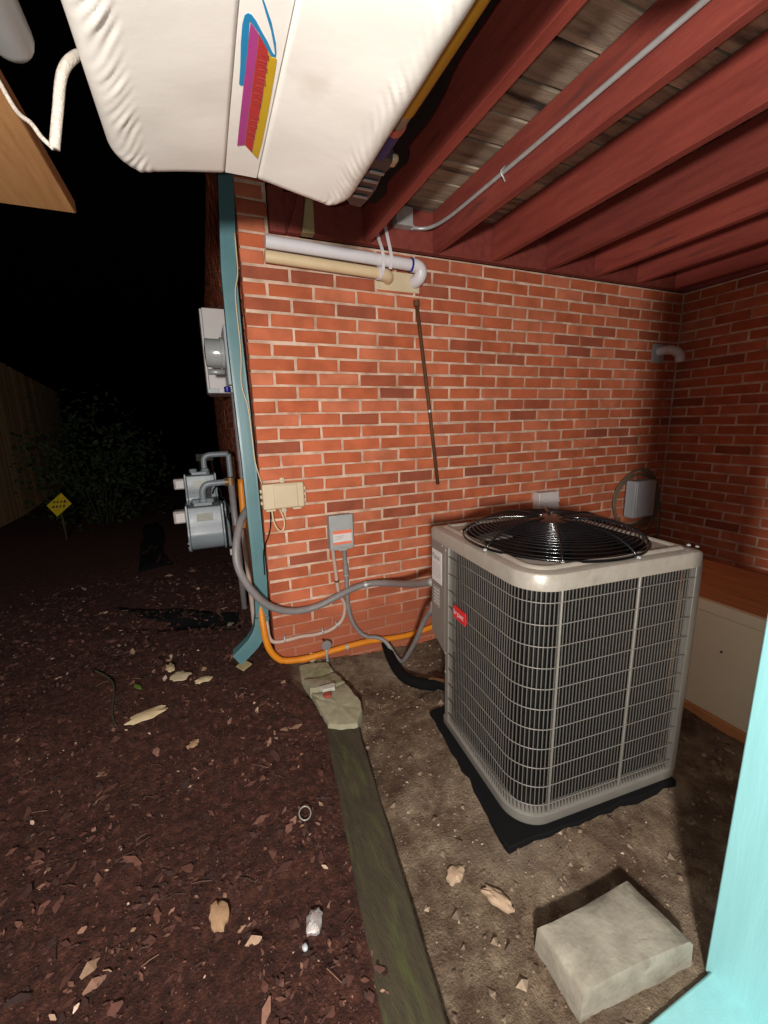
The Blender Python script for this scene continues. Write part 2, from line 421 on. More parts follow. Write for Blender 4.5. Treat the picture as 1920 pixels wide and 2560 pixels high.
# ------------------------------------------------------------------ ground
BW, BH = 0.22, 0.06668
def zj(j): return (34 - j) * BH
TA, TB = Vector((0.215, -0.56)), Vector((0.077, -1.545))     # centre line of the buried timber
def edge_x(y):
    t = (y - TA.y) / (TB.y - TA.y)
    return TA.x + (TB.x - TA.x) * max(t, -.35) - .17 * sstep(-.62, -.15, y)
def sstep(a, b, x):
    t = max(0, min(1, (x - a) / (b - a))); return t * t * (3 - 2 * t)
def gz(x, y):
    """height of the earth"""
    left = -0.135 + 0.085 * sstep(-0.75, 0.05, y)
    right = -0.165 + .043 * math.exp(-(max(0, math.hypot((x - .86) * .95, (y + .98) * 1.15) - .5) / .13) ** 2) + 0.05 * sstep(-.35, 0, y) * (1 - sstep(.2, .9, x))
    k = sstep(-0.06, 0.06, x - edge_x(y))
    z = left * (1 - k) + right * k
    z -= .25 * sstep(2.5, 9, y)
    p = Vector((x, y, 0))
    far = 1 - sstep(4, 12, abs(y))
    z += far * (0.016 * noise.noise(p * 3.1) + 0.008 * noise.noise(p * 9 + Vector((5, 0, 0))) + 0.0055 * noise.noise(p * 28) + .004 * noise.noise(p * 60))
    # small gully washed out below the spout
    g = math.exp(-((y - (.62 + .35 * (-.15 - x))) / .09) ** 2) * sstep(-.1, -.2, x) * sstep(-1.0, -.5, x)
    z -= 0.05 * g
    return z

def axis(lo, a, b, hi, step, grow=1.22):
    out = []
    x = a
    while x <= b + 1e-6:
        out.append(x); x += step
    s = step; x = out[-1]
    while x < hi:
        s *= grow; x += s; out.append(x)
    s = step; x = a; pre = []
    while x > lo:
        s *= grow; x -= s; pre.append(x)
    return pre[::-1] + out
xs = axis(-60, -1.2, 1.7, 60, 0.0125)
ys = axis(-30, -1.8, .9, 80, 0.0125)
vv = []; zone = []
for y in ys:
    for x in xs:
        vv.append((x, y, gz(x, y)))
        zone.append(sstep(-0.05, 0.05, x - edge_x(y) + .02 * noise.noise(Vector((x * 8, y * 8, 3)))) if y < .2 else 0.0)
nx = len(xs)
ff = [(j * nx + i, j * nx + i + 1, (j + 1) * nx + i + 1, (j + 1) * nx + i) for j in range(len(ys) - 1) for i in range(nx - 1)]
gm = bpy.data.meshes.new('ground'); gm.from_pydata(vv, [], ff)
gm.polygons.foreach_set('use_smooth', [True] * len(gm.polygons))
at = gm.attributes.new('zone', 'FLOAT', 'POINT'); at.data.foreach_set('value', zone)
m = bpy.data.materials.new('earth'); m.use_nodes = True
nt = m.node_tree; N = nt.nodes; L = nt.links; b = N['Principled BSDF']
ge = N.new('ShaderNodeNewGeometry'); an = N.new('ShaderNodeAttribute'); an.attribute_name = 'zone'
def nz(sc, det=7, ro=.65):
    n = N.new('ShaderNodeTexNoise'); n.inputs['Scale'].default_value = sc; n.inputs['Detail'].default_value = det; n.inputs['Roughness'].default_value = ro
    L.new(ge.outputs['Position'], n.inputs['Vector']); return n
def ramp(src, st):
    r = N.new('ShaderNodeValToRGB'); e = r.color_ramp.elements
    e[0].position, e[0].color = st[0][0], (*st[0][1], 1); e[1].position, e[1].color = st[-1][0], (*st[-1][1], 1)
    for p, c in st[1:-1]:
        q = e.new(p); q.color = (*c, 1)
    L.new(src, r.inputs['Fac']); return r
na = nz(34, 8, .75); nb_ = nz(13, 9, .78)
ra = ramp(na.outputs['Fac'], [(.3, lin(40, 20, 16)), (.48, lin(70, 39, 31)), (.6, lin(94, 56, 44)), (.74, lin(128, 84, 67))])
rb = ramp(nb_.outputs['Fac'], [(.28, lin(66, 50, 39)), (.44, lin(108, 88, 70)), (.56, lin(138, 118, 96)), (.72, lin(180, 160, 136))])
n4 = nz(4.5, 7, .62); r4 = ramp(n4.outputs['Fac'], [(.45, (0, 0, 0)), (.66, (.85, .85, .85))])
mxr = N.new('ShaderNodeMix'); mxr.data_type = 'RGBA'; L.new(r4.outputs['Color'], mxr.inputs[0]); L.new(rb.outputs['Color'], mxr.inputs[6]); mxr.inputs[7].default_value = (*lin(78, 55, 41), 1)
n5 = nz(2.1, 5, .55); r5 = ramp(n5.outputs['Fac'], [(.5, (0, 0, 0)), (.66, (.7, .7, .7))])
mxs = N.new('ShaderNodeMix'); mxs.data_type = 'RGBA'; L.new(r5.outputs['Color'], mxs.inputs[0]); L.new(mxr.outputs[2], mxs.inputs[6]); mxs.inputs[7].default_value = (*lin(172, 154, 132), 1)
mx = N.new('ShaderNodeMix'); mx.data_type = 'RGBA'; L.new(an.outputs['Fac'], mx.inputs[0]); L.new(ra.outputs['Color'], mx.inputs[6]); L.new(mxs.outputs[2], mx.inputs[7])
vo = N.new('ShaderNodeTexVoronoi'); vo.inputs['Scale'].default_value = 150; L.new(ge.outputs['Position'], vo.inputs['Vector'])
sr = N.new('ShaderNodeSeparateColor'); L.new(vo.outputs['Color'], sr.inputs[0])
th = N.new('ShaderNodeMath'); th.operation = 'MULTIPLY'; th.inputs[1].default_value = .33; L.new(sr.outputs[0], th.inputs[0])
lt = N.new('ShaderNodeMath'); lt.operation = 'LESS_THAN'; L.new(vo.outputs['Distance'], lt.inputs[0]); L.new(th.outputs[0], lt.inputs[1])
rs = ramp(sr.outputs[1], [(.0, lin(36, 18, 15)), (.5, lin(80, 48, 39)), (.85, lin(122, 82, 68)), (1, lin(176, 136, 118))])
mfac = N.new('ShaderNodeMath'); mfac.operation = 'MULTIPLY'; mfac.inputs[1].default_value = .8; L.new(lt.outputs[0], mfac.inputs[0])
mx2 = N.new('ShaderNodeMix'); mx2.data_type = 'RGBA'; L.new(mfac.outputs[0], mx2.inputs[0]); L.new(ra.outputs['Color'], mx2.inputs[6]); L.new(rs.outputs['Color'], mx2.inputs[7])
L.new(mx2.outputs[2], mx.inputs[6])
L.new(mx.outputs[2], b.inputs['Base Color']); b.inputs['Roughness'].default_value = .9; b.inputs['Specular IOR Level'].default_value = .3
nh = nz(130, 6, .7); bp = N.new('ShaderNodeBump'); bp.inputs['Strength'].default_value = 1.0; bp.inputs['Distance'].default_value = .018
L.new(nh.outputs['Fac'], bp.inputs['Height']); L.new(bp.outputs[0], b.inputs['Normal'])
gm.materials.append(m)
tag(put('ground', gm, (0, 0, 0)), 'bare dark earth with leaf litter and gritty soil by the wall', 'ground', kind='structure')

# ------------------------------------------------------------------ brick walls, brick by brick
def brick_mesh(Lb, Hb, depth, seed):
    rn = random.Random(seed); c = .0035
    j = lambda a=.0019: rn.uniform(-a, a)
    vv = []
    for (y, ins) in ((depth, 0), (c, 0), (0, c)):
        for sx, sz in ((-1, -1), (1, -1), (1, 1), (-1, 1)):
            vv.append((sx * (Lb / 2 - ins) + j(), y + (j(.0007) if y < depth else 0), sz * (Hb / 2 - ins) + j()))
    ff = [(8, 9, 10, 11)]
    for a in (0, 4):
        for k in range(4):
            k2 = (k + 1) % 4
            ff.append((a + k, a + k2, a + 4 + k2, a + 4 + k))
    me = bpy.data.meshes.new('brick'); me.from_pydata(vv, [], ff); me.materials.append(MT['brick']); me.update()
    return me
BL, HB = BW - .0125, BH - .0115
full = [brick_mesh(BL, HB, .085, i) for i in range(6)]
half = [brick_mesh(BL / 2 - .003, HB, .085, 50 + i) for i in range(4)]

def course(c, x0, x1, first_full):
    """brick spans along one course"""
    joints = []
    x = x0 + (BW if first_full else BW / 2)
    last = x0; out = []
    while x < x1 + .02:
        out.append((last + (.006 if last > x0 else 0.0), min(x, x1) - .006)); last = x; x += BW
    if x1 - last > .05: out.append((last + .006, x1 - .006))
    return out

def place_bricks(root, spans, fixed, rotz, limit=300, depth=.085):
    """spans: (centre, length); nearest ones become parts, the rest one part"""
    spans.sort(key=lambda s: (s[0] - CAM).length)
    far = MB()
    rn = random.Random(3)
    ca, sa = math.cos(rotz), math.sin(rotz)
    for i, (c, ln) in enumerate(spans):
        me = rn.choice(full) if ln > BW * .7 else rn.choice(half)
        ref = BL if ln > BW * .7 else BL / 2 - .003
        jit = rn.uniform(-.0024, .0022)
        if i < limit:
            o = put('brick', me, Vector(c) - root.location + Vector((-sa * jit, ca * jit, 0)), root, (0, rn.uniform(-.006, .006), rotz))
            o.location.z += rn.uniform(-.0013, .0013)
            o.scale = (ln / ref, 1, 1)
        else:
            vs_ = []
            for v in me.vertices:
                x, y, z = v.co.x * ln / ref, v.co.y + jit, v.co.z
                vs_.append((c[0] + x * ca - y * sa, c[1] + x * sa + y * ca, c[2] + z))
            far.add(vs_, [tuple(p.vertices) for p in me.polygons])
    if far.v:
        tag(far.build('brickwork', MT['brick'], root), kind='stuff')

XR = 3.08
wall = tag(empty('brick_wall', (1.54, 0.045, -.2)), 'red brick wall behind the grey air conditioner, carrying pipes and boxes', 'brick wall')
wall['label'] = 'orange red brick wall behind the grey air conditioner, carrying pipes and boxes'
sp = []
for c in range(3, 38):
    z = zj(c + .5)
    for a, b_ in course(c, 0.006, XR, c % 2 == 1):
        sp.append((Vector(((a + b_) / 2, 0, z)), b_ - a))
for c in range(-14, 3):
    z = zj(c + .5)
    ln = .118 if c % 2 == 0 else .134
    sp.append((Vector((.006 + ln / 2, 0, z)), ln))
place_bricks(wall, sp, None, 0.0)
mo = MB().box(.0105, XR, .0042, .088, zj(38), zj(3) + .004); mo.build('mortar', MT['mortar'], wall)
MB().box(.0105, .141, .0042, .088, zj(3) + .0045, zj(-14)).build('mortar', MT['mortar'], wall)

rw = tag(empty('brick_wall', (XR + .045, -.6, -.2)), 'darker shaded brick wall meeting the main wall at the right corner', 'brick wall')
sp = []
for c in range(3, 38):
    z = zj(c + .5)
    for a, b_ in course(c, 0.004, 1.25, c % 2 == 0):
        sp.append((Vector((XR, -(a + b_) / 2, z)), b_ - a))
place_bricks(rw, sp, None, R(-90))
MB().box(XR + .0042, XR + .088, -1.25, .1, zj(38), zj(3) + .004).build('mortar', MT['mortar'], rw)

sw = tag(empty('house_side_wall', (.05, 3.2, -.2)), 'long brick side wall of the house running back into the dark past the meters', 'brick wall')
sp = []
for c in range(-14, 38):
    z = zj(c + .5)
    for a, b_ in course(c, .094, 6.3, c % 2 == 0):
        sp.append((Vector((.006, (a + b_) / 2, z)), b_ - a))
place_bricks(sw, sp, None, R(-90), limit=0)
MB().box(.0105, .09, .0885, 6.3, zj(38), zj(-14)).build('mortar', MT['mortar'], sw)

# ------------------------------------------------------------------ deck overhead: ledger, joists, boards
dk = tag(empty('deck', (1.6, -1.3, 2.067)), 'barn red painted deck framing overhead with grey weathered boards', 'deck')
ZD = zj(3) + .006
dk_led = MB().box(.345, 3.3, -.040, -.001, ZD, ZD + .19).build('ledger', MT['red_paint'], dk, bevel=.003)
for i, x in enumerate((.585, .975, 1.352, 1.742, 2.13, 2.52, 2.905)):
    y1 = -.0415 if x > .34 else -.0415
    ob = MB().box(x, x + .039, -2.75, y1, ZD + random.uniform(0, .004), ZD + .19)
    ob.build('joist', MT['red_paint'], dk, bevel=.0035)
MB().box(-.9, 3.3, -2.79, -2.752, ZD, ZD + .19).build('rim_board', MT['red_paint'], dk, bevel=.003)
MB().box(3.064, 3.1, -2.75, -.0415, ZD, ZD + .19).build('rim_board', MT['red_paint'], dk, bevel=.003)
y = -.003; i = 0
while y > -2.75:
    wd = random.uniform(.134, .142)
    z0 = ZD + .1915 + random.uniform(0, .002)
    MB().box(.345 + random.uniform(0, .02), 3.34, y - wd, y, z0, z0 + .027).build('deck_board', MT['deck'], dk, bevel=.004)
    y -= wd + random.uniform(.007, .016); i += 1
# patch of framing where deck meets the brick corner
MB().box(.1455, .218, -.018, .03, zj(3) + .008, ZD + .19).build('trim_board', MT['red_paint'], dk, bevel=.003)
MB().box(.222, .29, .02, .05, zj(3) + .008, ZD + .19).build('blocking', MT['red_paint'], dk)
MB().prism([(.285, ZD + .002), (.344, ZD + .002), (.344, ZD + .19), (.318, ZD + .19)], -.052, -.004, 'y').build('raw_block', MT['paleply'], dk, bevel=.003)
MB().prism([(.222, ZD + .002), (.284, ZD + .002), (.312, ZD + .16), (.286, ZD + .185)], -.03, 0.0, 'y').build('brace', MT['red_paint'], dk, bevel=.003)

# conduit and junction box on the deck frame
cd = tag(empty('electrical_conduit', (.97, -1.2, 2.1)), 'thin grey metal conduit strapped along a red joist to a junction box', 'conduit')
pth = catmull([(.842, -.055, 2.17), (.89, -.062, 2.168), (.93, -.10, 2.165), (.955, -.2, 2.162), (.962, -.4, 2.16), (.961, -1.0, 2.155), (.962, -1.6, 2.157), (.96, -2.7, 2.16)], 8)
MB().tube(pth, .0085, 10).build('pipe', MT['zinc'], cd, smooth=True)
MB().box(.745, .836, -.095, -.0415, 2.158, 2.243).build('junction_box', MT['zinc'], cd, bevel=.004)
MB().lathe([(.012, 0), (.014, .002), (.014, .016), (.011, .018)], (.8365, -.057, 2.17), 'x', 12).build('connector', MT['zinc'], cd, autosmooth=40)
for yy in (-.62, -1.5):
    s = MB()
    for a in range(0, 5):
        an = math.pi * (a / 4) - math.pi / 2
        pass
    s.tube([(.9735, yy, 2.185), (.962, yy, 2.172), (.9515, yy, 2.162), (.9515, yy, 2.152), (.962, yy, 2.143), (.9735, yy, 2.128)], .0035, 6)
    s.build('strap', MT['zinc'], cd, smooth=True)

# ------------------------------------------------------------------ air conditioner
AW, AD, AH = .665, .667, .871
ac = tag(empty('air_conditioner', (.936, -.993, -.1), R(-5)), 'grey air conditioner condenser unit with black fan guard on top', 'air conditioner')
ac['local'] = 1
RC = .105
def fp(ins, z, back=0.0, r=RC):
    """footprint loop, front left corner widely rounded; the same number of points for any inset"""
    x0, x1, y0, y1 = -AW / 2 + ins, AW / 2 - ins, -AD / 2 + ins, AD / 2 - ins - back
    out = []
    for (cx, cy, rr, a0) in ((x0, y0, max(.012, r - ins), 180), (x1, y0, .02, 270), (x1, y1, .02, 0), (x0, y1, .014, 90)):
        ox = cx + rr if cx == x0 else cx - rr
        oy = cy + rr if cy == y0 else cy - rr
        for k in range(13):
            a = R(a0 + 90 * k / 12)
            out.append((ox + rr * math.cos(a), oy + rr * math.sin(a), z))
    return out
def sub(loop, n=3):
    """extra points on straight runs so the lid follows the round fan opening"""
    out = []
    for i, p in enumerate(loop):
        q = loop[(i + 1) % len(loop)]
        out.append(p)
        if i % 13 == 12:
            for k in range(1, 12):
                t = k / 12
                out.append((p[0] + (q[0] - p[0]) * t, p[1] + (q[1] - p[1]) * t, p[2]))
    return out
O0 = (0, 0, 0)
MB().loft([fp(-.004, 0, .12), fp(-.006, .006, .12), fp(-.006, .034, .12), fp(.004, .04, .12)]).build('base_pan', MT['acbody'], ac, base=O0, autosmooth=40)
MB().loft([fp(.032, .03, .12), fp(.032, AH - .05, .12)]).build('coil', MT['accoil'], ac, base=O0, autosmooth=40)
GR = .318
lo = [sub(fp(.012, AH - .052)), sub(fp(-.006, AH - .054)), sub(fp(-.007, AH - .012)), sub(fp(-.002, AH - .004)), sub(fp(.006, AH - .001)), sub(fp(.03, AH + .0)), sub(fp(.036, AH + .007)), sub(fp(.042, AH + .009)), sub(fp(.05, AH + .007)), sub(fp(.056, AH + .001))]
ring = []
for p in lo[-1]:
    a = math.atan2(p[1], p[0]); ring.append(((GR - .006) * math.cos(a), (GR - .006) * math.sin(a), AH + .003))
ring2 = [(p[0] * .985, p[1] * .985, AH - .03) for p in ring]
MB().loft(lo + [ring, ring2], cap0=False, cap1=False).build('top_lid', MT['aclid'], ac, base=O0, autosmooth=35)
# louvre bars, one mesh shared by all
barm = MB().box(-.0015, .0015, -.001, .001, .036, AH - .05).mesh('grille_bar', MT['acbar'])
y_back = AD / 2 - .138 - .022
run = []
s_ = .0132
yy = y_back
while yy > -AD / 2 + RC:
    run.append((-AW / 2 + .003, yy, R(90))); yy -= s_
k = int(RC * math.pi / 2 / s_)
for i in range(k):
    a = R(180 + 90 * (i + .6) / k)
    run.append((-AW / 2 + RC + (RC - .003) * math.cos(a), -AD / 2 + RC + (RC - .003) * math.sin(a), a + R(90)))
xx = -AW / 2 + RC + .004
while xx < AW / 2 - .03:
    run.append((xx, -AD / 2 + .003, 0)); xx += s_
yy = -AD / 2 + .03
while yy < AD / 2 - .14:
    run.append((AW / 2 - .003, yy, R(90))); yy += s_ 
for (x, y, a) in run:
    put('grille_bar', barm, (x, y, 0), ac, (0, 0, a))
def side_path(ins, z):
    p = [(-AW / 2 + ins, y_back + .02, z), (-AW / 2 + ins, 0, z)]
    for k in range(13):
        a = R(180 + 90 * k / 12)
        p.append((-AW / 2 + RC + (RC - ins) * math.cos(a), -AD / 2 + RC + (RC - ins) * math.sin(a), z))
    p += [(0, -AD / 2 + ins, z), (AW / 2 - .02, -AD / 2 + ins, z), (AW / 2 - ins, -AD / 2 + .02, z), (AW / 2 - ins, AD / 2 - .14, z)]
    return p
for i in range(11):
    MB().tube(side_path(-.002, .075 + i * .0705), .0017, 6).build('grille_wire', MT['acbody'], ac, base=O0, smooth=True)
def post(x0, x1, y0, y1, nm='corner_post'):
    MB().box(x0, x1, y0, y1, .03, AH - .045).build(nm, MT['acbody'], ac, base=O0, bevel=.003)
post(-AW / 2 - .004, -AW / 2 + .02, y_back, y_back + .03)
post(AW / 2 - .024, AW / 2 + .004, -AD / 2 - .004, -AD / 2 + .024)
post(.066, .074, -AD / 2 - .0035, -AD / 2 + .006, 'seam_strip')
post(-AW / 2 + RC - .001, -AW / 2 + RC + .006, -AD / 2 - .0035, -AD / 2 + .006, 'seam_strip')
post(AW / 2 - .02, AW / 2 + .002, AD / 2 - .15, AD / 2 - .12)
# control box at the back left
YB = y_back + .0305
bxp = [(AD / 2 + .003, AH * .445), (AD / 2 + .003, AH - .046), (YB, AH - .046), (YB, AH * .385)]
cb = MB().prism(bxp, -AW / 2 - .004, AW / 2 - .35, 'x').build('control_box', MT['acbody'], ac, base=O0, bevel=.004)
MB().prism([(AD / 2 - .12, .02), (AD / 2 - .12, AH * .5), (AD / 2 - .02, AH * .5), (AD / 2 - .02, .02)], -AW / 2 + .12, AW / 2 - .02, 'x').build('rear_panel', MT['acbody'], ac, base=O0)
xf = -AW / 2 - .0045
def lface(poly, nm, mt, off=.0, parent=ac, th=.0012):
    """thin plate on the left face: (y, z) outline"""
    return MB().prism(poly, xf - off - th, xf - off, 'x').build(nm, mt, parent, base=O0)
def rect(y0, y1, z0, z1): return [(y0, z0), (y1, z0), (y1, z1), (y0, z1)]
def text_verts(body, size, shear=0.0):
    cu = bpy.data.curves.new('lettering', 'FONT'); cu.body = body; cu.size = size; cu.shear = shear
    ob = bpy.data.objects.new('lettering_source', cu)
    col.objects.link(ob)
    bpy.context.view_layer.update()
    dg = bpy.context.evaluated_depsgraph_get()
    me = bpy.data.meshes.new_from_object(ob.evaluated_get(dg))
    vs_ = [tuple(v.co) for v in me.vertices]; fs = [tuple(p.vertices) for p in me.polygons]
    bpy.data.objects.remove(ob); bpy.data.curves.remove(cu); bpy.data.meshes.remove(me)
    return vs_, fs
def left_text(body, size, y, z, off, mt, parent=ac, shear=0., sx=1.0):
    vs_, fs = text_verts(body, size, shear)
    mb = MB(); mb.add([(xf - off, y - p[0] * sx, z + p[1]) for p in vs_], fs)
    return mb.build('lettering', mt, parent, base=O0)
lb = lface(rect(YB + .028, AD / 2 - .008, AH - .235, AH - .095), 'label_sticker', MT['sticker']); lb['local'] = 1
left_text('Puron', .036, AD / 2 - .014, AH - .135, .0022, MT['darkink'], lb, sx=.8)
for i in range(6):
    lface(rect(YB + .034 + .006 * (i % 2), AD / 2 - .016, AH - .155 - i * .011, AH - .152 - i * .011), 'print_line', MT['paleink'], .0014, lb, th=.0006)
dp = lface(rect(YB + .05, AD / 2 - .02, AH - .345, AH - .255), 'data_plate', MT['dataplate']); dp['local'] = 1
for i in range(5):
    lface(rect(YB + .056, AD / 2 - .028, AH - .272 - i * .015, AH - .268 - i * .015), 'print_line', MT['sticker'], .0014, dp, th=.0006)
bd = lface([(.117, .556), (.117, .598), (.113, .602), (.024, .602), (.02, .598), (.02, .556), (.024, .552), (.113, .552)], 'badge', MT['redbadge'], .002, th=.005); bd['local'] = 1
left_text('bryant', .031, .111, .569, .0078, MT['whiteink'], bd, sx=.98)
for (y, z) in ((YB - .012, AH - .07), (YB - .012, AH * .4), (YB - .012, AH * .3), (YB + .02, AH - .06)):
    MB().lathe([(.005, -.003), (.005, -.001), (.003, 0)], (xf - .0008, y, z), 'x', 8).build('screw', MT['zinc'], ac, base=O0)
# fan guard
ZG = AH + .006
def dome(r):
    t = r / .323
    return ZG + .060 * (1 - t ** 5) + .006 * (1 - t)
gb = MB()
rr = .075
while rr < .325:
    gb.tube([(rr * math.cos(R(a)), rr * math.sin(R(a)), dome(rr)) for a in range(0, 360, 6)], .0022, 6, closed=True)
    rr += .0125
for i in range(4):
    gb.tube([(.323 * math.cos(R(a)), .323 * math.sin(R(a)), ZG + i * .001) for a in range(0, 360, 6)], .003, 6, closed=True)
gb.build('guard_rings', MT['black'], ac, base=O0, smooth=True)
spm = MB()
spm.tube([(r_, 0, dome(r_) + .004) for r_ in (.04, .1, .16, .22, .26, .29, .31, .328)] , .0042, 6)
spme = spm.mesh('guard_spoke', MT['black'], True)
for i in range(8):
    put('guard_spoke', spme, (0, 0, 0), ac, (0, 0, R(i * 45 + 12)))
MB().lathe([(.02, .058), (.085, .054), (.09, .060), (.088, .070), (.06, .074), (.01, .076)], (0, 0, AH), 'z', 32).build('motor_cap', MT['black'], ac, base=O0, autosmooth=40)
MB().lathe([(.07, -.13), (.075, -.125), (.075, .03), (.07, .045)], (0, 0, AH), 'z', 28).build('fan_motor', MT['black'], ac, base=O0, autosmooth=40)
bl = MB()
for s0 in range(1):
    L_ = []
    for k in range(7):
        t = k / 6; r_ = .07 + .22 * t; wdt = .05 + .09 * t; tw = .5 - .28 * t
        a_ = .25 * t
        c_, s2 = math.cos(a_), math.sin(a_)
        row = []
        for u in (-1, -.33, .33, 1):
            lx, ly, lz = r_, u * wdt, AH - .075 + u * wdt * math.tan(tw) * .6
            row.append((lx * c_ - ly * s2, lx * s2 + ly * c_, lz))
        L_.append(row)
    bl.loft(L_, False, False, closed=False)
blm = bl.mesh('fan_blade', MT['black'], True)
for i in range(3):
    o = put('fan_blade', blm, (0, 0, 0), ac, (0, 0, R(i * 120 + 222)))
    so = o.modifiers.new('thick', 'SOLIDIFY'); so.thickness = .002
MB().lathe([(.30, -.25), (.30, -.03), (.312, 0), (.309, 0), (.296, -.03), (.296, -.25)], (0, 0, AH), 'z', 48).build('fan_shroud', MT['blackmat'], ac, base=O0, autosmooth=40)
for i in range(8):
    a = R(i * 45 + 12)
    MB().lathe([(.007, 0), (.007, .004), (.004, .007)], (.334 * math.cos(a) * .985, .334 * math.sin(a) * .985, AH + .002), 'z', 8).build('screw', MT['zinc'], ac, base=O0)
for (x, y) in ((AW / 2 - .02, -AD / 2 + .035), (AW / 2 - .012, -AD / 2 + .012)):
    MB().lathe([(.006, 0), (.006, .004), (.003, .006)], (x, y, AH + .0075), 'z', 8).build('screw', MT['zinc'], ac, base=O0)

# black mat under the unit
pd = MB()
pl = []
rn = random.Random(5)
def ptw(x, y):
    c_, s2 = math.cos(R(-5)), math.sin(R(-5)); return (.936 + x * c_ - y * s2, -.993 + x * s2 + y * c_)
corner = [(-.395, -.368), (.33, -.352), (.335, .33), (-.362, .30)]
for i in range(4):
    a, b_ = corner[i], corner[(i + 1) % 4]
    for k in range(14):
        t = k / 14
        q = ptw(a[0] + (b_[0] - a[0]) * t + rn.uniform(-.007, .007), a[1] + (b_[1] - a[1]) * t + rn.uniform(-.007, .007)); pl.append(q)
pd.prism(pl, -.19, -.1015).build('equipment_pad', MT['blackmat'], bevel=.004)
tag(bpy.data.objects['equipment_pad'], 'black pad on the ground beneath the grey air conditioner', 'pad')

# ------------------------------------------------------------------ pipes, conduits and boxes on the wall
def one(mb, name, mt, label, cat, group=None, **kw):
    return tag(mb.build(name, mt, **kw), label, cat, group)

# PVC stubs
pv = tag(empty('drain_pipes', (.5, -.03, 1.9)), 'white and cream plastic drain pipes lying along the top of the brick wall', 'pipe')
p1 = [(.112, -.062, 2.012), (.5, -.06, 2.004), (.84, -.058, 1.996)]
el = [(.84, -.058, 1.996), (.868, -.058, 1.994), (.889, -.056, 1.984), (.898, -.052, 1.964), (.894, -.04, 1.945), (.888, -.02, 1.937), (.884, 0.0, 1.935)]
MB().tube(p1, .0275, 20).build('white_pipe', MT['white_pvc'], pv, autosmooth=40)
MB().tube(catmull(el, 4), .0325, 20).build('elbow', MT['white_pvc'], pv, autosmooth=60)
MB().tube([(.838 - .005, -.058, 1.9962), (.842, -.058, 1.996)], .0331, 20).build('glue_ring', MT['blue'], pv, autosmooth=40)
MB().tube([(.108, -.05, 1.956), (.66, -.045, 1.943)], .0255, 20).build('cream_pipe', MT['cream_pvc'], pv, autosmooth=40)
MB().tube(catmull([(.66, -.045, 1.943), (.69, -.043, 1.941), (.715, -.035, 1.938), (.724, -.015, 1.936), (.726, 0, 1.936)], 4), .03, 20).build('elbow', MT['cream_pvc'], pv, autosmooth=60)
MB().tube([(.655, -.0452, 1.9432), (.672, -.0448, 1.9428)], .0315, 20).build('coupling', MT['white_pvc'], pv, autosmooth=40)
wpl = MB().box(.662, .914, -.0045, 0.0, 1.882, 1.975).build('wall_plate', MT['beige'], pv, bevel=.002)
for (x, z) in ((.68, 1.892), (.9, 1.892)):
    MB().lathe([(.004, 0), (.004, -.002), (.002, -.003)], (x, -.005, z), 'y', 8).build('screw', MT['zinc'], wpl)
for (x0, z0, x1, z1) in ((.654, 2.19, .668, 1.93), (.692, 2.255, .712, 1.96)):
    pts = catmull([(x0, -.047, z0), ((x0 + x1) / 2, -.052, (z0 + z1) / 2 + .05), (x1 - .002, -.092, 2.03), (x1, -.094, z1 + .03), (x1 + .002, -.075, z1)], 5)
    sbm = MB()
    for i in range(len(pts) - 1):
        a, b_ = pts[i], pts[i + 1]; d = (b_ - a); ln = d.length; d.normalize()
        n_ = d.cross(Vector((1, 0, 0))).normalized()
        sbm.obox((a + b_) / 2, Vector((.0085, 0, 0)), d * (ln / 2 + .001), n_ * .0012)
    sbm.build('strap', MT['white_pvc'], pv)

# rusty rod
rd = tag(empty('rusty_pipe', (.95, -.02, .84)), 'thin rusty brown pipe leaning upright against the brick wall', 'pipe')
MB().tube([(.8905, -.016, 1.825), (.967, -.016, 1.269), (1.018, -.02, .846)], .0105, 10).build('shaft', MT['rust'], rd, smooth=True)
MB().tube([(.888, -.0165, 1.845), (.8915, -.016, 1.815)], .0165, 12).build('cap', MT['rust'], rd, autosmooth=40)
MB().tube([(.9655, -.0163, 1.275), (.9675, -.0163, 1.262)], .0118, 10).build('clamp', MT['zinc'], rd, autosmooth=40)

# beige telephone box
nb = tag(empty('telephone_box', (.11, -.03, .78)), 'beige plastic telephone box beside the teal downspout', 'junction box')
MB().box(.008, .218, -.036, -.002, .795, .925).build('housing', MT['beige'], nb, bevel=.008, seg=3)
MB().box(.062, .182, -.043, -.0362, .801, .918).build('cover', MT['beige'], nb, bevel=.004)
for (x, z) in ((.113, .938), (.112, .782)):
    lug = MB().lathe([(.014, 0), (.014, -.008), (.012, -.01)], (x, -.001, z), 'y', 14).build('mounting_lug', MT['beige'], nb, autosmooth=40)
    MB().lathe([(.006, 0), (.006, -.003), (.003, -.004)], (x, -.0112, z), 'y', 8).build('screw', MT['zinc'], lug)
for (x0, x1) in ((.02, .07), (.155, .2)):
    MB().box(x0, x1, -.03, -.008, .785, .7945).build('latch', MT['beige'], nb, bevel=.002)
for z in (.83, .862, .89):
    MB().box(.2185, .228, -.028, -.012, z - .009, z + .009).build('hinge', MT['beige'], nb, bevel=.003)
    MB().box(-.002, .0075, -.028, -.012, z - .009, z + .009).build('hinge', MT['beige'], nb, bevel=.003)
one(MB().tube(catmull([(-.008, -.006, 2.05), (-.011, -.006, 1.889), (-.030, -.008, 1.79), (-.029, -.008, 1.551), (-.040, -.01, 1.406), (-.020, -.008, 1.299), (-.013, -.008, 1.145), (-.009, -.01, 1.032), (.012, -.02, .926)], 6), .0028, 6), 'telephone_cable', MT['cream_pvc'],
    'thin cream cable hanging down beside the downspout into the beige box', 'cable', smooth=True)
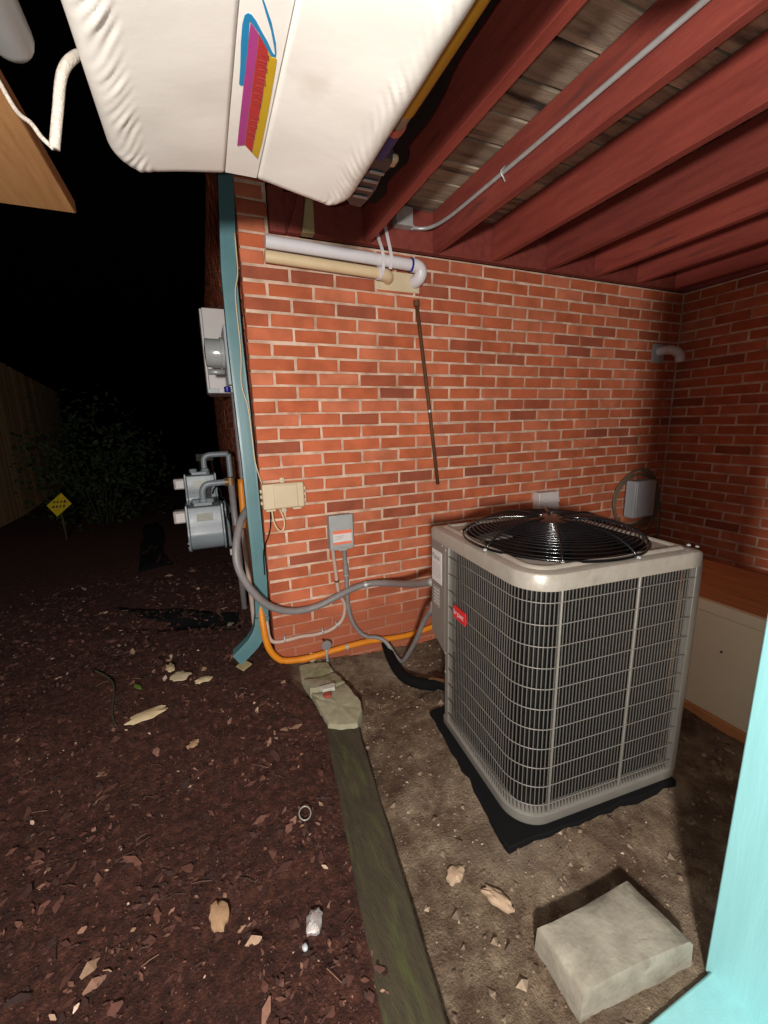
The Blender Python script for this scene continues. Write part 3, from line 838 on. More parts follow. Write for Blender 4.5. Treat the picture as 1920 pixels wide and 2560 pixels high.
one(MB().tube(catmull([(.048, -.03, .79), (.053, -.034, .731), (.070, -.036, .691), (.088, -.036, .680), (.103, -.034, .701), (.104, -.032, .744), (.087, -.03, .793)], 6), .0042, 8), 'cable_loop', MT['cream_pvc'],
    'short cream cable loop hanging under the beige telephone box', 'cable', smooth=True)
one(MB().tube(catmull([(.043, -.02, .79), (.037, -.015, .711), (.022, -.012, .655), (.002, -.01, .610), (-.009, -.008, .56), (-.012, -.004, .45)], 6), .0032, 8), 'ground_wire', MT['blackmat'],
    'black wire running from under the beige box to behind the downspout', 'cable', smooth=True)

# disconnect box
db = tag(empty('disconnect_box', (.398, -.04, .54)), 'grey electrical disconnect box with an orange and white sticker', 'electrical box')
MB().box(.334, .462, -.06, -.001, .541, .731).build('housing', MT['greybox'], db, bevel=.005)
MB().box(.332, .464, -.066, -.0605, .555, .735).build('cover', MT['greybox'], db, bevel=.003)
MB().box(.378, .425, -.0655, -.0605, .537, .5545).build('hasp', MT['greybox'], db, bevel=.002)
stk = MB().box(.349, .453, -.0672, -.0662, .575, .652).build('sticker', MT['sticker'], db)
MB().box(.349, .453, -.0682, -.0674, .634, .652).build('sticker_band', MT['orangesticker'], stk)
MB().box(.349, .453, -.0682, -.0674, .575, .588).build('sticker_band', MT['orangesticker'], stk)
for i, (x0, x1) in enumerate(((.356, .41), (.358, .404), (.356, .395))):
    MB().box(x0, x1, -.068, -.0674, .619 - i * .008, .622 - i * .008).build('print_line', MT['paleink'], stk)

cdx = tag(empty('tan_conduit', (.2, -.014, .05)), 'dusty tan plastic conduit curving from the disconnect box along the wall foot', 'conduit')
pts = [(.356, -.02, .545), (.361, -.014, .481), (.368, -.014, .401), (.372, -.014, .330), (.382, -.014, .269), (.404, -.016, .221), (.409, -.016, .175), (.396, -.014, .122), (.367, -.014, .089), (.312, -.014, .063), (.233, -.014, .056), (.157, -.014, .063), (.097, -.014, .061), (.033, -.014, .060), (-.005, -.014, .072), (-.021, -.012, .108), (-.023, -.006, .161), (-.022, .03, .26)]
MB().tube(catmull(pts, 5), .0105, 10).build('pipe', MT['tancond'], cdx, smooth=True)
for (x, z) in ((.061, .066), (.273, .062), (.353, .083)):
    c_ = MB().tube([(x, -.003, z + .026), (x, -.016, z + .014), (x, -.0265, z + .002), (x, -.02, z - .012), (x, -.003, z - .014)], .0052, 6)
    c_.build('clip', MT['zinc'], cdx, smooth=True)
MB().tube([(.371, -.014, .355), (.3715, -.014, .345)], .0135, 10).build('tie', MT['rust'], cdx, smooth=True)

gw = tag(empty('grey_whip_conduit', (.6, -.2, -.15)), 'grey conduit dropping from the disconnect box and looping up to the air conditioner', 'conduit')
pts = [(.421, -.024, .545), (.423, -.016, .472), (.427, -.016, .391), (.427, -.016, .283), (.429, -.016, .194), (.439, -.018, .125), (.464, -.02, .057), (.501, -.022, .002), (.544, -.03, -.027), (.59, -.04, -.035), (.632, -.06, -.058), (.655, -.09, -.095), (.668, -.13, -.130), (.68, -.165, -.141), (.69, -.2, -.12), (.693, -.27, -.03), (.69, -.36, .09), (.68, -.45, .22), (.668, -.53, .31), (.66, -.575, .35), (.655, -.6, .40)]
MB().tube(catmull(pts, 5), .0125, 12).build('pipe', MT['greycond'], gw, smooth=True)
MB().tube([(.4245, -.016, .44), (.4265, -.016, .385)], .0165, 12).build('coupling', MT['greycond'], gw, autosmooth=40)
MB().tube([(.4267, -.016, .384), (.427, -.016, .374)], .0175, 12).build('clip', MT['zinc'], gw, autosmooth=40)

bc = tag(empty('flexible_conduit', (.2, -.08, .24)), 'thick grey flexible conduit looping in front of the downspout to the air conditioner', 'conduit')
pts = [(-.02, .16, .80), (-.06, .1, .785), (-.105, .02, .735), (-.135, -.05, .66), (-.146, -.085, .573), (-.128, -.095, .49), (-.09, -.095, .41), (-.04, -.085, .335), (.02, -.07, .28), (.09, -.055, .245), (.17, -.045, .23), (.26, -.045, .24), (.37, -.045, .275), (.47, -.042, .303), (.56, -.06, .318), (.63, -.14, .335), (.655, -.28, .375), (.655, -.43, .43), (.648, -.56, .485), (.645, -.61, .505)]
MB().tube(catmull(pts, 6), .0185, 14).build('pipe', MT['greycond'], bc, smooth=True)
MB().tube([(.52, -.05, .3115), (.535, -.053, .314)], .022, 12).build('strap', MT['zinc'], bc, autosmooth=40)

og = tag(empty('gas_tube', (.5, -.03, -.08)), 'orange yellow gas tube running along the foot of the brick wall', 'gas pipe')
pts = [(-.05, .05, .6), (-.048, .02, .3), (-.044, -.02, .16), (-.038, -.030, .094), (-.024, -.034, .037), (.005, -.036, -.013), (.047, -.036, -.046), (.145, -.036, -.061), (.24, -.036, -.06), (.355, -.034, -.053), (.538, -.034, -.05), (.685, -.034, -.066), (.812, -.034, -.072), (.911, -.034, -.063), (1.030, -.034, -.052), (1.4, -.034, -.05), (2.0, -.034, -.06)]
MB().tube(catmull(pts, 5), .0175, 12).build('pipe', MT['orange'], og, smooth=True)
MB().tube([(.395, -.034, -.0525), (.41, -.034, -.0522)], .0195, 12).build('clip', MT['zinc'], og, autosmooth=40)

fv = tag(empty('hose_spigot', (.278, -.04, -.12)), 'small weathered grey spigot handle on a short pipe at the wall foot', 'spigot')
MB().lathe([(.005, 0), (.026, -.002), (.03, -.006), (.028, -.011), (.008, -.013)], (.277, -.062, .006), 'y', 9).build('handle', MT['greycond'], fv, autosmooth=40)
MB().tube([(.279, -.058, .004), (.28, -.055, -.05), (.281, -.055, -.16)], .0085, 10).build('pipe', MT['zinc'], fv, smooth=True)
MB().tube([(.278, -.06, .006), (.278, 0, .008)], .008, 8).build('stem', MT['brass'], fv, smooth=True)

ls = tag(empty('insulated_line', (.65, -.3, -.15)), 'thick black insulated refrigerant line on the ground beside the air conditioner', 'pipe')
pts = [(.668, .03, -.09), (.652, -.05, -.115), (.632, -.16, -.125), (.622, -.26, -.13), (.627, -.342, -.128), (.655, -.42, -.12), (.695, -.49, -.10), (.72, -.54, -.07), (.735, -.60, -.05)]
MB().tube(catmull(pts, 6), .0285, 14).build('insulation', MT['blackmat'], ls, smooth=True)
MB().tube(catmull([(.70, -.48, -.078), (.716, -.55, -.045), (.73, -.62, -.02)], 5), .011, 10).build('copper_line', MT['brass'], ls, smooth=True)

# boxes and elbow at the right
vb = tag(empty('vent_box', (1.85, -.03, .5)), 'white louvred vent box on the brick wall behind the fan guard', 'vent')
MB().box(1.765, 1.935, -.062, -.001, .53, .73).build('housing', MT['white'], vb, bevel=.004)
for i in range(4):
    z = .69 - i * .036
    MB().prism([(-.0625, z), (-.078, z - .026), (-.074, z - .03), (-.0625, z - .008)], 1.79, 1.928, 'x').build('louvre', MT['white'], vb)
rb_ = tag(empty('cable_box', (2.78, -.06, .44)), 'grey blue utility box near the right wall corner with cable coiled behind', 'utility box')
MB().box(2.62, 2.83, -.11, -.03, .47, .745).build('housing', MT['elecgrey'], rb_, bevel=.008, seg=3)
MB().box(2.625, 2.825, -.122, -.1105, .475, .74).build('cover', MT['elecgrey'], rb_, bevel=.006)
cc = tag(empty('cable_coil', (2.75, -.02, .4)), 'coil of dusty brown cable hung behind the grey utility box', 'cable')
for i in range(4):
    pts = []
    for a in range(0, 360, 15):
        q = R(a)
        pts.append((2.76 + (.215 + .012 * i + .012 * math.sin(2 * q + i)) * math.cos(q), -.012 - .006 * i + .003 * math.sin(3 * q), .58 + (.2 + .012 * i + .014 * math.sin(q * 2 + i * 2)) * math.sin(q)))
    MB().tube(pts, .0075, 8, closed=True).build('loop', MT['coilrope'], cc, smooth=True)
MB().tube(catmull([(2.95, -.02, .62), (2.99, -.03, .5), (2.96, -.03, .38), (2.9, -.03, .3), (2.86, -.03, .1)], 6), .0075, 8).build('tail', MT['coilrope'], cc, smooth=True)
MB().tube(catmull([(2.93, -.03, .66), (3.0, -.04, .56), (3.03, -.04, .42), (3.02, -.04, .2)], 6), .0075, 8).build('tail', MT['coilrope'], cc, smooth=True)
er = tag(empty('pvc_elbow', (2.95, -.05, 1.6)), 'white plastic pipe elbow sticking out of the wall near the right corner', 'pipe')
MB().box(2.80, 2.93, -.005, 0, 1.585, 1.715).build('wall_plate', MT['greybox'], er, bevel=.002)
MB().tube(catmull([(2.868, -.004, 1.665), (2.868, -.05, 1.667), (2.88, -.085, 1.663), (2.91, -.1, 1.652), (2.945, -.105, 1.628), (2.957, -.105, 1.585)], 5), .031, 16).build('elbow', MT['white_pvc'], er, autosmooth=60)

# ------------------------------------------------------------------ downspout
ds = tag(empty('downspout', (-.045, .04, .0)), 'teal painted metal downspout at the brick corner ending in an elbow', 'downspout')
def prof(c, ux, uy, w_, d_):
    """corrugated rectangular section"""
    out = []
    nseg = 5
    for side in range(4):
        for k in range(nseg):
            t = -1 + 2 * k / nseg
            rib = .0012 * (1 if k % 2 else -1)
            if side == 0: p = (t * w_, -d_ - rib)
            elif side == 1: p = (w_ + rib, t * d_)
            elif side == 2: p = (-t * w_, d_ + rib)
            else: p = (-w_ - rib, -t * d_)
            out.append(Vector(c) + Vector(ux) * p[0] + Vector(uy) * p[1])
    return out
loops = []
pth = [(-.018, .044, 3.0), (-.02, .044, 2.3), (-.046, .043, 1.9), (-.048, .042, 1.6), (-.037, .04, 1.03), (-.035, .035, .42), (-.044, .03, .22)]
for p in pth: loops.append(prof(p, (1, 0, 0), (0, 1, 0), .033, .034))
MB().loft(loops).build('pipe', MT['teal'], ds, autosmooth=30)
loops = []
arc = [(-.045, .03, .215, 0), (-.052, .028, .165, 12), (-.072, .022, .118, 32), (-.104, .012, .082, 50), (-.15, -.002, .05, 58), (-.19, -.014, .026, 60)]
for (x, y, z, a) in arc:
    a = R(a)
    ux = Vector((math.cos(a), 0, -math.sin(a))).normalized()
    uy = Vector((.1 * math.sin(a), 1, 0)).normalized()
    loops.append(prof((x, y, z), ux, uy, .036, .037))
MB().loft(loops, cap1=False).build('elbow', MT['teal'], ds, autosmooth=30)

# ------------------------------------------------------------------ electric meter on the side wall
em = tag(empty('electric_meter', (-.06, .75, 1.4)), 'light grey electric meter box with a round glass meter beyond the downspout', 'electric meter')
MB().box(-.062, .004, .56, .83, 1.455, 1.79).build('socket_box', MT['elecgrey'], em, bevel=.006)
MB().lathe([(.088, 0), (.092, -.006), (.092, -.02), (.082, -.024), (.082, -.098), (.076, -.106), (.03, -.11)], (-.063, .69, 1.65), 'x', 28).build('glass_cover', MT['glass'], em, autosmooth=40)
MB().tube([(-.075, .6, 1.53), (-.12, .6, 1.53), (-.165, .6, 1.53)], .016, 10).build('lock_ring', MT['zinc'], em, smooth=True)
MB().tube([(-.03, .66, 1.455), (-.028, .66, 1.0)], .0185, 12).build('conduit', MT['greycond'], em, autosmooth=40)
MB().tube([(-.03, .66, 1.455), (-.0298, .66, 1.42)], .026, 12).build('fitting', MT['white_pvc'], em, autosmooth=40)
MB().tube([(-.0285, .66, 1.0), (-.0275, .66, .0)], .0165, 12).build('conduit', MT['greycond'], em, autosmooth=40)
MB().lathe([(.016, 0), (.018, .004), (.018, .03), (.012, .034)], (-.07, .6, 1.415), 'z', 12).build('seal', MT['blue'], em, autosmooth=40)
eb = tag(empty('service_panel', (-.08, 1.1, 1.4)), 'tall white service panel box on the side wall behind the electric meter', 'electrical box')
MB().box(-.158, .004, 1.0, 1.36, 1.44, 1.98).build('housing', MT['white'], eb, bevel=.005)
MB().box(-.172, -.1585, 1.01, 1.35, 1.45, 1.975).build('door', MT['white'], eb, bevel=.004)
MB().box(-.17, -.10, .99, .9995, 1.44, 1.47).build('flange', MT['elecgrey'], eb, bevel=.002)

# ------------------------------------------------------------------ gas meters
def gas_meter(name, ox, oy, oz, label, scale=1.0):
    g = tag(empty(name, (ox, oy, oz)), label, 'gas meter', 'gas meters on the side wall')
    W2 = .1 * scale
    def sect(e, grow=0.0):
        pts = []
        for k in range(13):
            a = R(180 + 180 * k / 12)
            pts.append((oy + (.095 + grow) * scale * math.cos(a), oz + (.1 + (.1 + grow) * math.sin(a)) * scale))
        pts += [(oy + (.095 + grow) * scale, oz + .13 * scale), (oy + (.075 + grow) * scale, oz + (.165) * scale), (oy + .07 * scale, oz + (.29 + grow) * scale), (oy - .07 * scale, oz + (.29 + grow) * scale), (oy - (.075 + grow) * scale, oz + .165 * scale), (oy - (.095 + grow) * scale, oz + .13 * scale)]
        return [(ox + e, p[0], p[1]) for p in pts]
    MB().loft([sect(-W2), sect(W2)]).build('case', MT['gasgrey'], g, bevel=.006)
    for e in (-W2 - .012, W2):
        MB().loft([sect(e, .012), sect(e + .012, .012)]).build('flange', MT['gasgrey'], g, bevel=.003)
    MB().box(ox - .06 * scale, ox + .05 * scale, oy - .045, oy + .045, oz + .292 * scale, oz + .315 * scale).build('top_plate', MT['gasgrey'], g, bevel=.004)
    ixc = MB().box(ox - W2 - .085, ox - W2 - .014, oy - .04, oy + .04, oz + .19 * scale, oz + .27 * scale).build('index_cover', MT['clearcase'], g, bevel=.008)
    MB().box(ox - W2 - .07, ox - W2 - .02, oy - .041, oy - .0405, oz + .2 * scale, oz + .255 * scale).build('index_dial', MT['white'], ixc)
    for (dx_, dz_) in ((-.045, .302), (.04, .302)):
        MB().lathe([(.022, 0), (.026, .004), (.026, .026), (.02, .03)], (ox + dx_ * scale, oy - .02, oz + dz_ * scale + .006), 'z', 8).build('pipe_cap', MT['gasgrey'], g, autosmooth=40)
    for k in range(7):
        a = R(200 + 140 * k / 6)
        MB().lathe([(.006, 0), (.006, -.005), (.004, -.007)], (ox - W2 - .012, oy + .098 * scale * math.cos(a), oz + (.1 + .098 * math.sin(a)) * scale), 'x', 6).build('bolt', MT['zinc'], g)
    MB().box(ox - .05 * scale, ox + .045 * scale, oy - .0785 * scale, oy - .0765 * scale, oz + .2 * scale, oz + .25 * scale).build('name_plate', MT['dataplate'], g)
    return g
g1 = gas_meter('gas_meter', -.275, .78, .425, 'larger grey gas meter in front with a round drum case and white index box')
ptsA = [(-.275, .78, .735), (-.275, .78, .80), (-.262, .78, .835), (-.235, .78, .852), (-.17, .78, .855), (-.12, .78, .857)]
MB().tube(catmull(ptsA, 5), .02, 12).build('outlet_pipe', MT['gasgrey'], g1, smooth=True)
MB().tube([(-.275, .78, .735), (-.275, .78, .758)], .032, 12).build('union', MT['gasgrey'], g1, autosmooth=40)
MB().tube([(-.135, .78, .856), (-.1, .78, .857)], .027, 10).build('union', MT['brass'], g1, autosmooth=40)
g2 = gas_meter('gas_meter', -.285, 1.2, .60, 'smaller grey gas meter behind, half hidden by the front meter', .95)
ptsB = [(-.25, 1.2, .88), (-.25, 1.2, .97), (-.24, 1.2, 1.0), (-.21, 1.2, 1.015), (-.15, 1.2, 1.017), (-.075, 1.2, 1.017)]
MB().tube(catmull(ptsB, 5), .02, 12).build('outlet_pipe', MT['gasgrey'], g2, smooth=True)
MB().tube([(-.25, 1.2, .875), (-.25, 1.2, .905)], .034, 12).build('union', MT['gasgrey'], g2, autosmooth=40)
gp = tag(empty('gas_riser', (-.08, .8, -.1)), 'weathered grey gas riser pipes and regulator between the meters and the wall', 'gas pipe')
MB().tube([(-.075, 1.2, 1.017), (-.075, 1.2, 1.0), (-.075, 1.19, .7), (-.078, 1.18, -.2)], .02, 12).build('riser', MT['gasgrey'], gp, smooth=True)
MB().tube([(-.095, .78, .87), (-.093, .78, .5), (-.09, .78, -.15)], .021, 12).build('riser', MT['greycond'], gp, smooth=True)
MB().tube([(-.098, .78, .885), (-.0975, .78, .835)], .03, 10).build('tee', MT['brass'], gp, autosmooth=40)
MB().tube([(-.0925, .78, .56), (-.092, .78, .51)], .033, 10).build('valve', MT['rust'], gp, autosmooth=40)
MB().lathe([(.02, -.03), (.05, -.022), (.062, -.012), (.062, -.002), (.05, .006), (.02, .03)], (-.14, .86, .66), 'x', 20).build('regulator', MT['gasgrey'], gp, autosmooth=40)
MB().tube([(-.14, .86, .66), (-.14, .86, .45), (-.13, .85, .40)], .015, 10).build('vent_pipe', MT['gasgrey'], gp, smooth=True)
for (x, z) in ((-.135, .37), (-.118, .30)):
    MB().tube([(x, .8, z + .02), (x, .8, z - .02)], .012, 8).build('plug', MT['white_pvc'], gp, autosmooth=40)
one(MB().tube(catmull([(-.215, .74, .79), (-.205, .735, .82), (-.185, .735, .835), (-.165, .735, .80), (-.165, .735, .77), (-.15, .735, .755), (-.14, .735, .72), (-.14, .735, .63), (-.128, .74, .58), (-.125, .74, .45)], 6), .0055, 8), 'meter_cable', MT['blackmat'], 'thin black cable trailing over the front gas meter', 'cable', smooth=True)
one(MB().tube(catmull([(-.05, .5, .9), (-.055, .48, .7), (-.05, .46, .5), (-.045, .44, .2), (-.045, .42, -.1)], 6), .02, 10), 'orange_riser', MT['orange'], 'orange plastic conduit rising behind the teal downspout', 'conduit', smooth=True)
one(MB().tube(catmull([(-.075, .38, .62), (-.07, .36, .4), (-.066, .33, .1), (-.066, .32, -.1)], 6), .014, 10), 'pale_riser', MT['tancond'], 'pale tan conduit standing behind the teal downspout', 'conduit', smooth=True)

# ------------------------------------------------------------------ overhead: puffy white pad with the logo strip
SX0, SX1, SY0, SY1, SZ = -.362, .238, -2.05, -.797, 1.85
pad = tag(empty('vinyl_pad', (-.06, -1.4, SZ)), 'white puffy vinyl pad with a rainbow logo strip slung under the deck', 'pad')
def pad_grid(top):
    nx_, ny_ = 190, 170
    vs_ = []
    for j in range(ny_ + 1):
        v = j / ny_
        for i in range(nx_ + 1):
            u = i / nx_
            # cluster towards the edges
            uu = .5 - .5 * math.cos(math.pi * u); uu = .55 * u + .45 * uu
            vvv = .55 * v + .45 * (.5 - .5 * math.cos(math.pi * v))
            x = SX0 + (SX1 - SX0) * uu; y = SY0 + (SY1 - SY0) * vvv
            # round the corners in plan by squeezing
            rc = .10
            dy = min(y - SY0, SY1 - y)
            if dy < rc:
                k = rc - math.sqrt(max(0, rc * rc - (rc - dy) ** 2))
                mid = (SX0 + SX1) / 2; hw = (SX1 - SX0) / 2
                x = mid + (x - mid) * (hw - k) / hw
            else:
                k = 0
            mid = (SX0 + SX1) / 2; hw = (SX1 - SX0) / 2 - (k if dy < rc else 0)
            dx_ = hw - abs(x - mid)
            d = min(dx_, dy)
            e = .055
            t = max(0, 1 - d / e)
            rise = .05 * (1 - math.sqrt(max(0, 1 - t * t)))
            wr = 0
            if dx_ < .085:
                q = 1 - dx_ / .085
                sg = 1 if x > mid else -1
                ph = y * 210 + dx_ * 330 + 9 * noise.noise(Vector((dx_ * 7, y * 5, sg)))
                am = .25 + 1.3 * max(0, noise.noise(Vector((y * 9, sg * 5, 2))) + .2)
                wr = .0026 * math.sin(math.pi * min(1, q * 1.05)) * am * (math.sin(ph) + .6 * math.sin(ph * .37 + 2)) * (1 - t)
            if top:
                z = SZ + .10 - rise * .9
            else:
                bulge = .018 - .058 * min(1, abs(x + .06) / .33) ** 1.1
                g = abs(x + .0625) - .0385
                gv = .009 * (1 - sstep(-.001, .004, g)) + .012 * math.exp(-((g - .001) / .004) ** 2)
                z = SZ + rise * 1.0 + bulge + wr + gv * (1 - t) + .0022 * noise.noise(Vector((x * 7, y * 7, 2)))
            vs_.append((x, y, z))
    fs = []
    for j in range(ny_):
        for i in range(nx_):
            q = (j * (nx_ + 1) + i, j * (nx_ + 1) + i + 1, (j + 1) * (nx_ + 1) + i + 1, (j + 1) * (nx_ + 1) + i)
            fs.append(q if top else q[::-1])
    return vs_, fs
pb = MB()
bv, bf = pad_grid(False); pb.add(bv, bf)
tv, tf = pad_grid(True); pb.add(tv, tf)
pb.build('cushion', MT['vinyl'], pad, smooth=True)
ZL = SZ + .0195
lgs = MB().box(-.1035, -.0225, -1.42, -.83, ZL - .0030, ZL - .0012).build('logo_strip', MT['vinyl'], pad, bevel=.0006)
def decal(poly, nm, mt, z):
    return MB().prism(poly, z - .0006, z).build(nm, mt, lgs)
zd = ZL - .0034
cy = [(-.0917,-1.1479),(-.0929,-1.1930),(-.0959,-1.2437),(-.0964,-1.2800),(-.0941,-1.2980),(-.0895,-1.3036),(-.0836,-1.3028),(-.0755,-1.2944),(-.0642,-1.2779),(-.0525,-1.2621),(-.0413,-1.2432),(-.0379,-1.2399),(-.0366,-1.2413),(-.0409,-1.2578),(-.0504,-1.2865),(-.0622,-1.3134),(-.0713,-1.3346),(-.0723,-1.3377),(-.0706,-1.3391),(-.0656,-1.3297),(-.0511,-1.3007),(-.0390,-1.2656),(-.0348,-1.2457),(-.0343,-1.2356),(-.0368,-1.2328),(-.0422,-1.2345),(-.0554,-1.2522),(-.0692,-1.2743),(-.0784,-1.2838),(-.0843,-1.2902),(-.0857,-1.2889),(-.0842,-1.2551),(-.0837,-1.2120),(-.0831,-1.1725),(-.0834,-1.1489),(-.0877,-1.1450)]
decal(cy, 'logo_swoosh', MT['logo_cyan'], zd)
decal([(-.0842,-1.2892),(-.0697,-1.2735),(-.0680,-1.2474),(-.0677,-1.1783),(-.0664,-1.0334),(-.0657,-.9645),(-.0819,-.9553),(-.0827,-1.0273),(-.0834,-1.1400),(-.0833,-1.2122),(-.0838,-1.2552)], 'logo_band', MT['logo_magenta'], zd - .0007)
decal([(-.0688,-1.2728),(-.0506,-1.2462),(-.0477,-1.2333),(-.0446,-1.1150),(-.0466,-.9967),(-.0463,-.9407),(-.0645,-.9637),(-.0654,-1.0338),(-.0668,-1.1787),(-.0672,-1.2477)], 'logo_band', MT['logo_red'], zd - .0007)
decal([(-.0499,-1.2454),(-.0420,-1.2336),(-.0325,-1.2335),(-.0313,-1.2165),(-.0287,-1.1011),(-.0281,-.9881),(-.0306,-.9201),(-.0450,-.9385),(-.0455,-.9971),(-.0436,-1.1154),(-.0469,-1.2336)], 'logo_band', MT['logo_yellow'], zd - .0007)
# the faded slanted script printed along the band, too worn to read
sm = MB(); rn = random.Random(11)
for (ya, yb_, n_) in ((-1.235, -1.10, 13), (-1.07, -.99, 8)):
    for i in range(n_):
        yy = ya + (yb_ - ya) * (i + .5) / n_
        xm = -.0515 - .004 * rn.random()
        sgn = 1 if i % 2 else -1
        ln = rn.uniform(.0065, .0095)
        sm.tube([(xm - ln, yy + sgn * .002 - .003, zd - .0015), (xm, yy - .001, zd - .0015), (xm + ln, yy - sgn * .002 + .003, zd - .0015)], .0009, 4)
        if i % 3 == 0:
            sm.tube([(xm + ln, yy + .004, zd - .0015), (xm + ln * .7, yy - .006, zd - .0015)], .0008, 4)
tag(sm.build('logo_script', MT['logo_textred'], lgs), kind='stuff')

# string trimmer / paddle lying above the pad, added black strip for their shadow behind
pdl = tag(empty('paddle', (.32, -1.0, 1.95)), 'yellow and blue shafted paddle with a dark blade tucked beside the white pad', 'paddle')
def seg(y0, y1, r, mt, nm, x0=None):
    f = lambda y: (.336 + .004 * (y + .8), y, 2.0)
    a, b_ = f(y0), f(y1)
    MB().tube([a, ((a[0] + b_[0]) / 2, (y0 + y1) / 2, (a[2] + b_[2]) / 2), b_], r, 14).build(nm, mt, pdl, autosmooth=40)
seg(-2.4, -1.024, .03, MT['paddleyellow'], 'yellow_shaft')
seg(-1.023, -.972, .028, MT['paleleaf'], 'pale_collar')
seg(-.971, -.948, .032, MT['paddlered'], 'salmon_collar')
seg(-.947, -.84, .031, MT['paddleblue'], 'blue_shaft')
bld = MB().prism([(.30, -.84), (.376, -.84), (.40, -.82), (.398, -.79), (.388, -.745), (.396, -.70), (.401, -.659), (.399, -.594), (.39, -.53), (.35, -.535), (.30, -.6)], 1.985, 2.02).build('dark_blade', MT['paddlegrey'], pdl, bevel=.006)
for (yy, w_) in ((-.76, .05), (-.71, .055), (-.66, .06), (-.61, .055)):
    MB().box(.388 - w_, .388, yy - .006, yy + .006, 1.979, 1.9845).build('blade_rib', MT['zinc'], bld, bevel=.002)
MB().box(.386, .407, -.835, -.795, 1.984, 2.004).build('pale_knob', MT['cream_pvc'], pdl, bevel=.006)
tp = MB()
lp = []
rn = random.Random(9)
edge = [(p.x, p.y) for p in catmull([(.40, -2.6, 0), (.41, -1.7, 0), (.42, -1.22, 0), (.423, -1.13, 0), (.446, -1.025, 0), (.454, -.916, 0), (.453, -.81, 0), (.482, -.74, 0), (.467, -.62, 0), (.492, -.536, 0), (.478, -.45, 0)], 5)]  # outline of the shadow cast beside the pad and paddle
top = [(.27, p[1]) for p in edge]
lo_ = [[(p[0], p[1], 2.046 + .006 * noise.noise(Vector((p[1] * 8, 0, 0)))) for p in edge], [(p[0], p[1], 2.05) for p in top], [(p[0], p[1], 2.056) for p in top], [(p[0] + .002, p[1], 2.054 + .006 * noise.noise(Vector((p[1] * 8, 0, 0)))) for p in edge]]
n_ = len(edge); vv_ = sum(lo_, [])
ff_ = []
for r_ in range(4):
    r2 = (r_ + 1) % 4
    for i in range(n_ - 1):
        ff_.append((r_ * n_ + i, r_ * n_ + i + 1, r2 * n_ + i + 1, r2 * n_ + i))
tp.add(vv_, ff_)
one(tp, 'shadow_strip', MT['blackmat'], 'black strip shaped as the shadow between the white pad and the red joist', 'shadow_strip')

for yy in (-1.72, -2.3):
    one(MB().box(-.78, .583, yy - .02, yy + .02, 1.955, 1.993), 'support_batten', MT['rawwood'], ('front' if yy > -2 else 'rear') + ' batten carrying the white pad under the deck', 'batten', bevel=.003)
# raw plank, rope and float at the top left
one(MB().box(-.775, -.533, -2.6, -.36, 1.9, 1.938), 'pine_plank', MT['rawwood'], 'raw tan pine plank overhead at the upper left', 'plank', bevel=.004)
one(MB().tube(catmull([(-.352, -1.02, 1.93), (-.372, -1.08, 1.885), (-.395, -1.1, 1.84), (-.412, -1.1, 1.775), (-.426, -1.1, 1.716)], 6), .0085, 10), 'hanging_rope', MT['rope'], 'thick white rope hanging from the left edge of the white pad', 'rope', smooth=True)
one(MB().tube(catmull([(-.428, -1.1, 1.716), (-.445, -1.09, 1.735), (-.462, -1.07, 1.765), (-.49, -1.04, 1.80), (-.531, -1.0, 1.898)], 6), .0042, 8), 'thin_cord', MT['rope'], 'thin cord tying the white rope to the raw pine plank', 'cord', smooth=True)
fl = MB()
pf = []
for k in range(9):
    a = R(90 * k / 8); pf.append((.034 * math.sin(a), .034 - .034 * math.cos(a)))
pf2 = [(r_ + .0005, -1.145 - h) for r_, h in pf] + [(.036, -1.35), (.036, -1.6), (.02, -1.64), (.001, -1.65)]
fl.lathe([(r_, h) for r_, h in pf2], (-.45, 0, 1.83), 'y', 20)
one(fl, 'grey_float', MT['greyfloat'], 'grey rounded plastic float hanging at the upper left corner', 'float', autosmooth=50)

# ------------------------------------------------------------------ turquoise post at the right, close by
tpst = tag(empty('painted_post', (.86, -1.86, -.17)), 'turquoise painted board post close at the right edge', 'post')
MB().box(.787, .95, -2.02, -1.73, -.17, 1.62).build('board', MT['aqua'], tpst, bevel=.004)  # unseen top kept low so lamp light passes over to the joists
MB().box(.50, .95, -2.3, -1.742, -.19, -.145).build('sill', MT['aqua'], tpst, bevel=.006)

# ------------------------------------------------------------------ low cream box with plywood top
bn = tag(empty('storage_bench', (2.05, -1.0, -.17)), 'low cream storage box with a plywood top beside the air conditioner', 'storage box')
MB().box(1.752, 1.775, -2.0, -.55, -.12, .345).build('front_panel', MT['cream'], bn, bevel=.002)
MB().box(1.744, 1.775, -2.0, -.55, .3485, .398).build('top_trim', MT['cream'], bn, bevel=.003)
MB().box(1.742, 1.775, -2.0, -.55, -.19, -.1225).build('bottom_rail', MT['ply'], bn, bevel=.003)
MB().box(1.776, 2.34, -2.0, -.55, .375, .396).build('plywood_top', MT['ply'], bn, bevel=.002)
MB().box(1.776, 2.33, -2.0, -.55, -.19, .374).build('carcass', MT['cream'], bn)
MB().lathe([(.005, 0), (.006, -.002), (.003, -.004)], (1.7515, -1.2, .19), 'x', 10).build('catch', MT['rust'], bn)

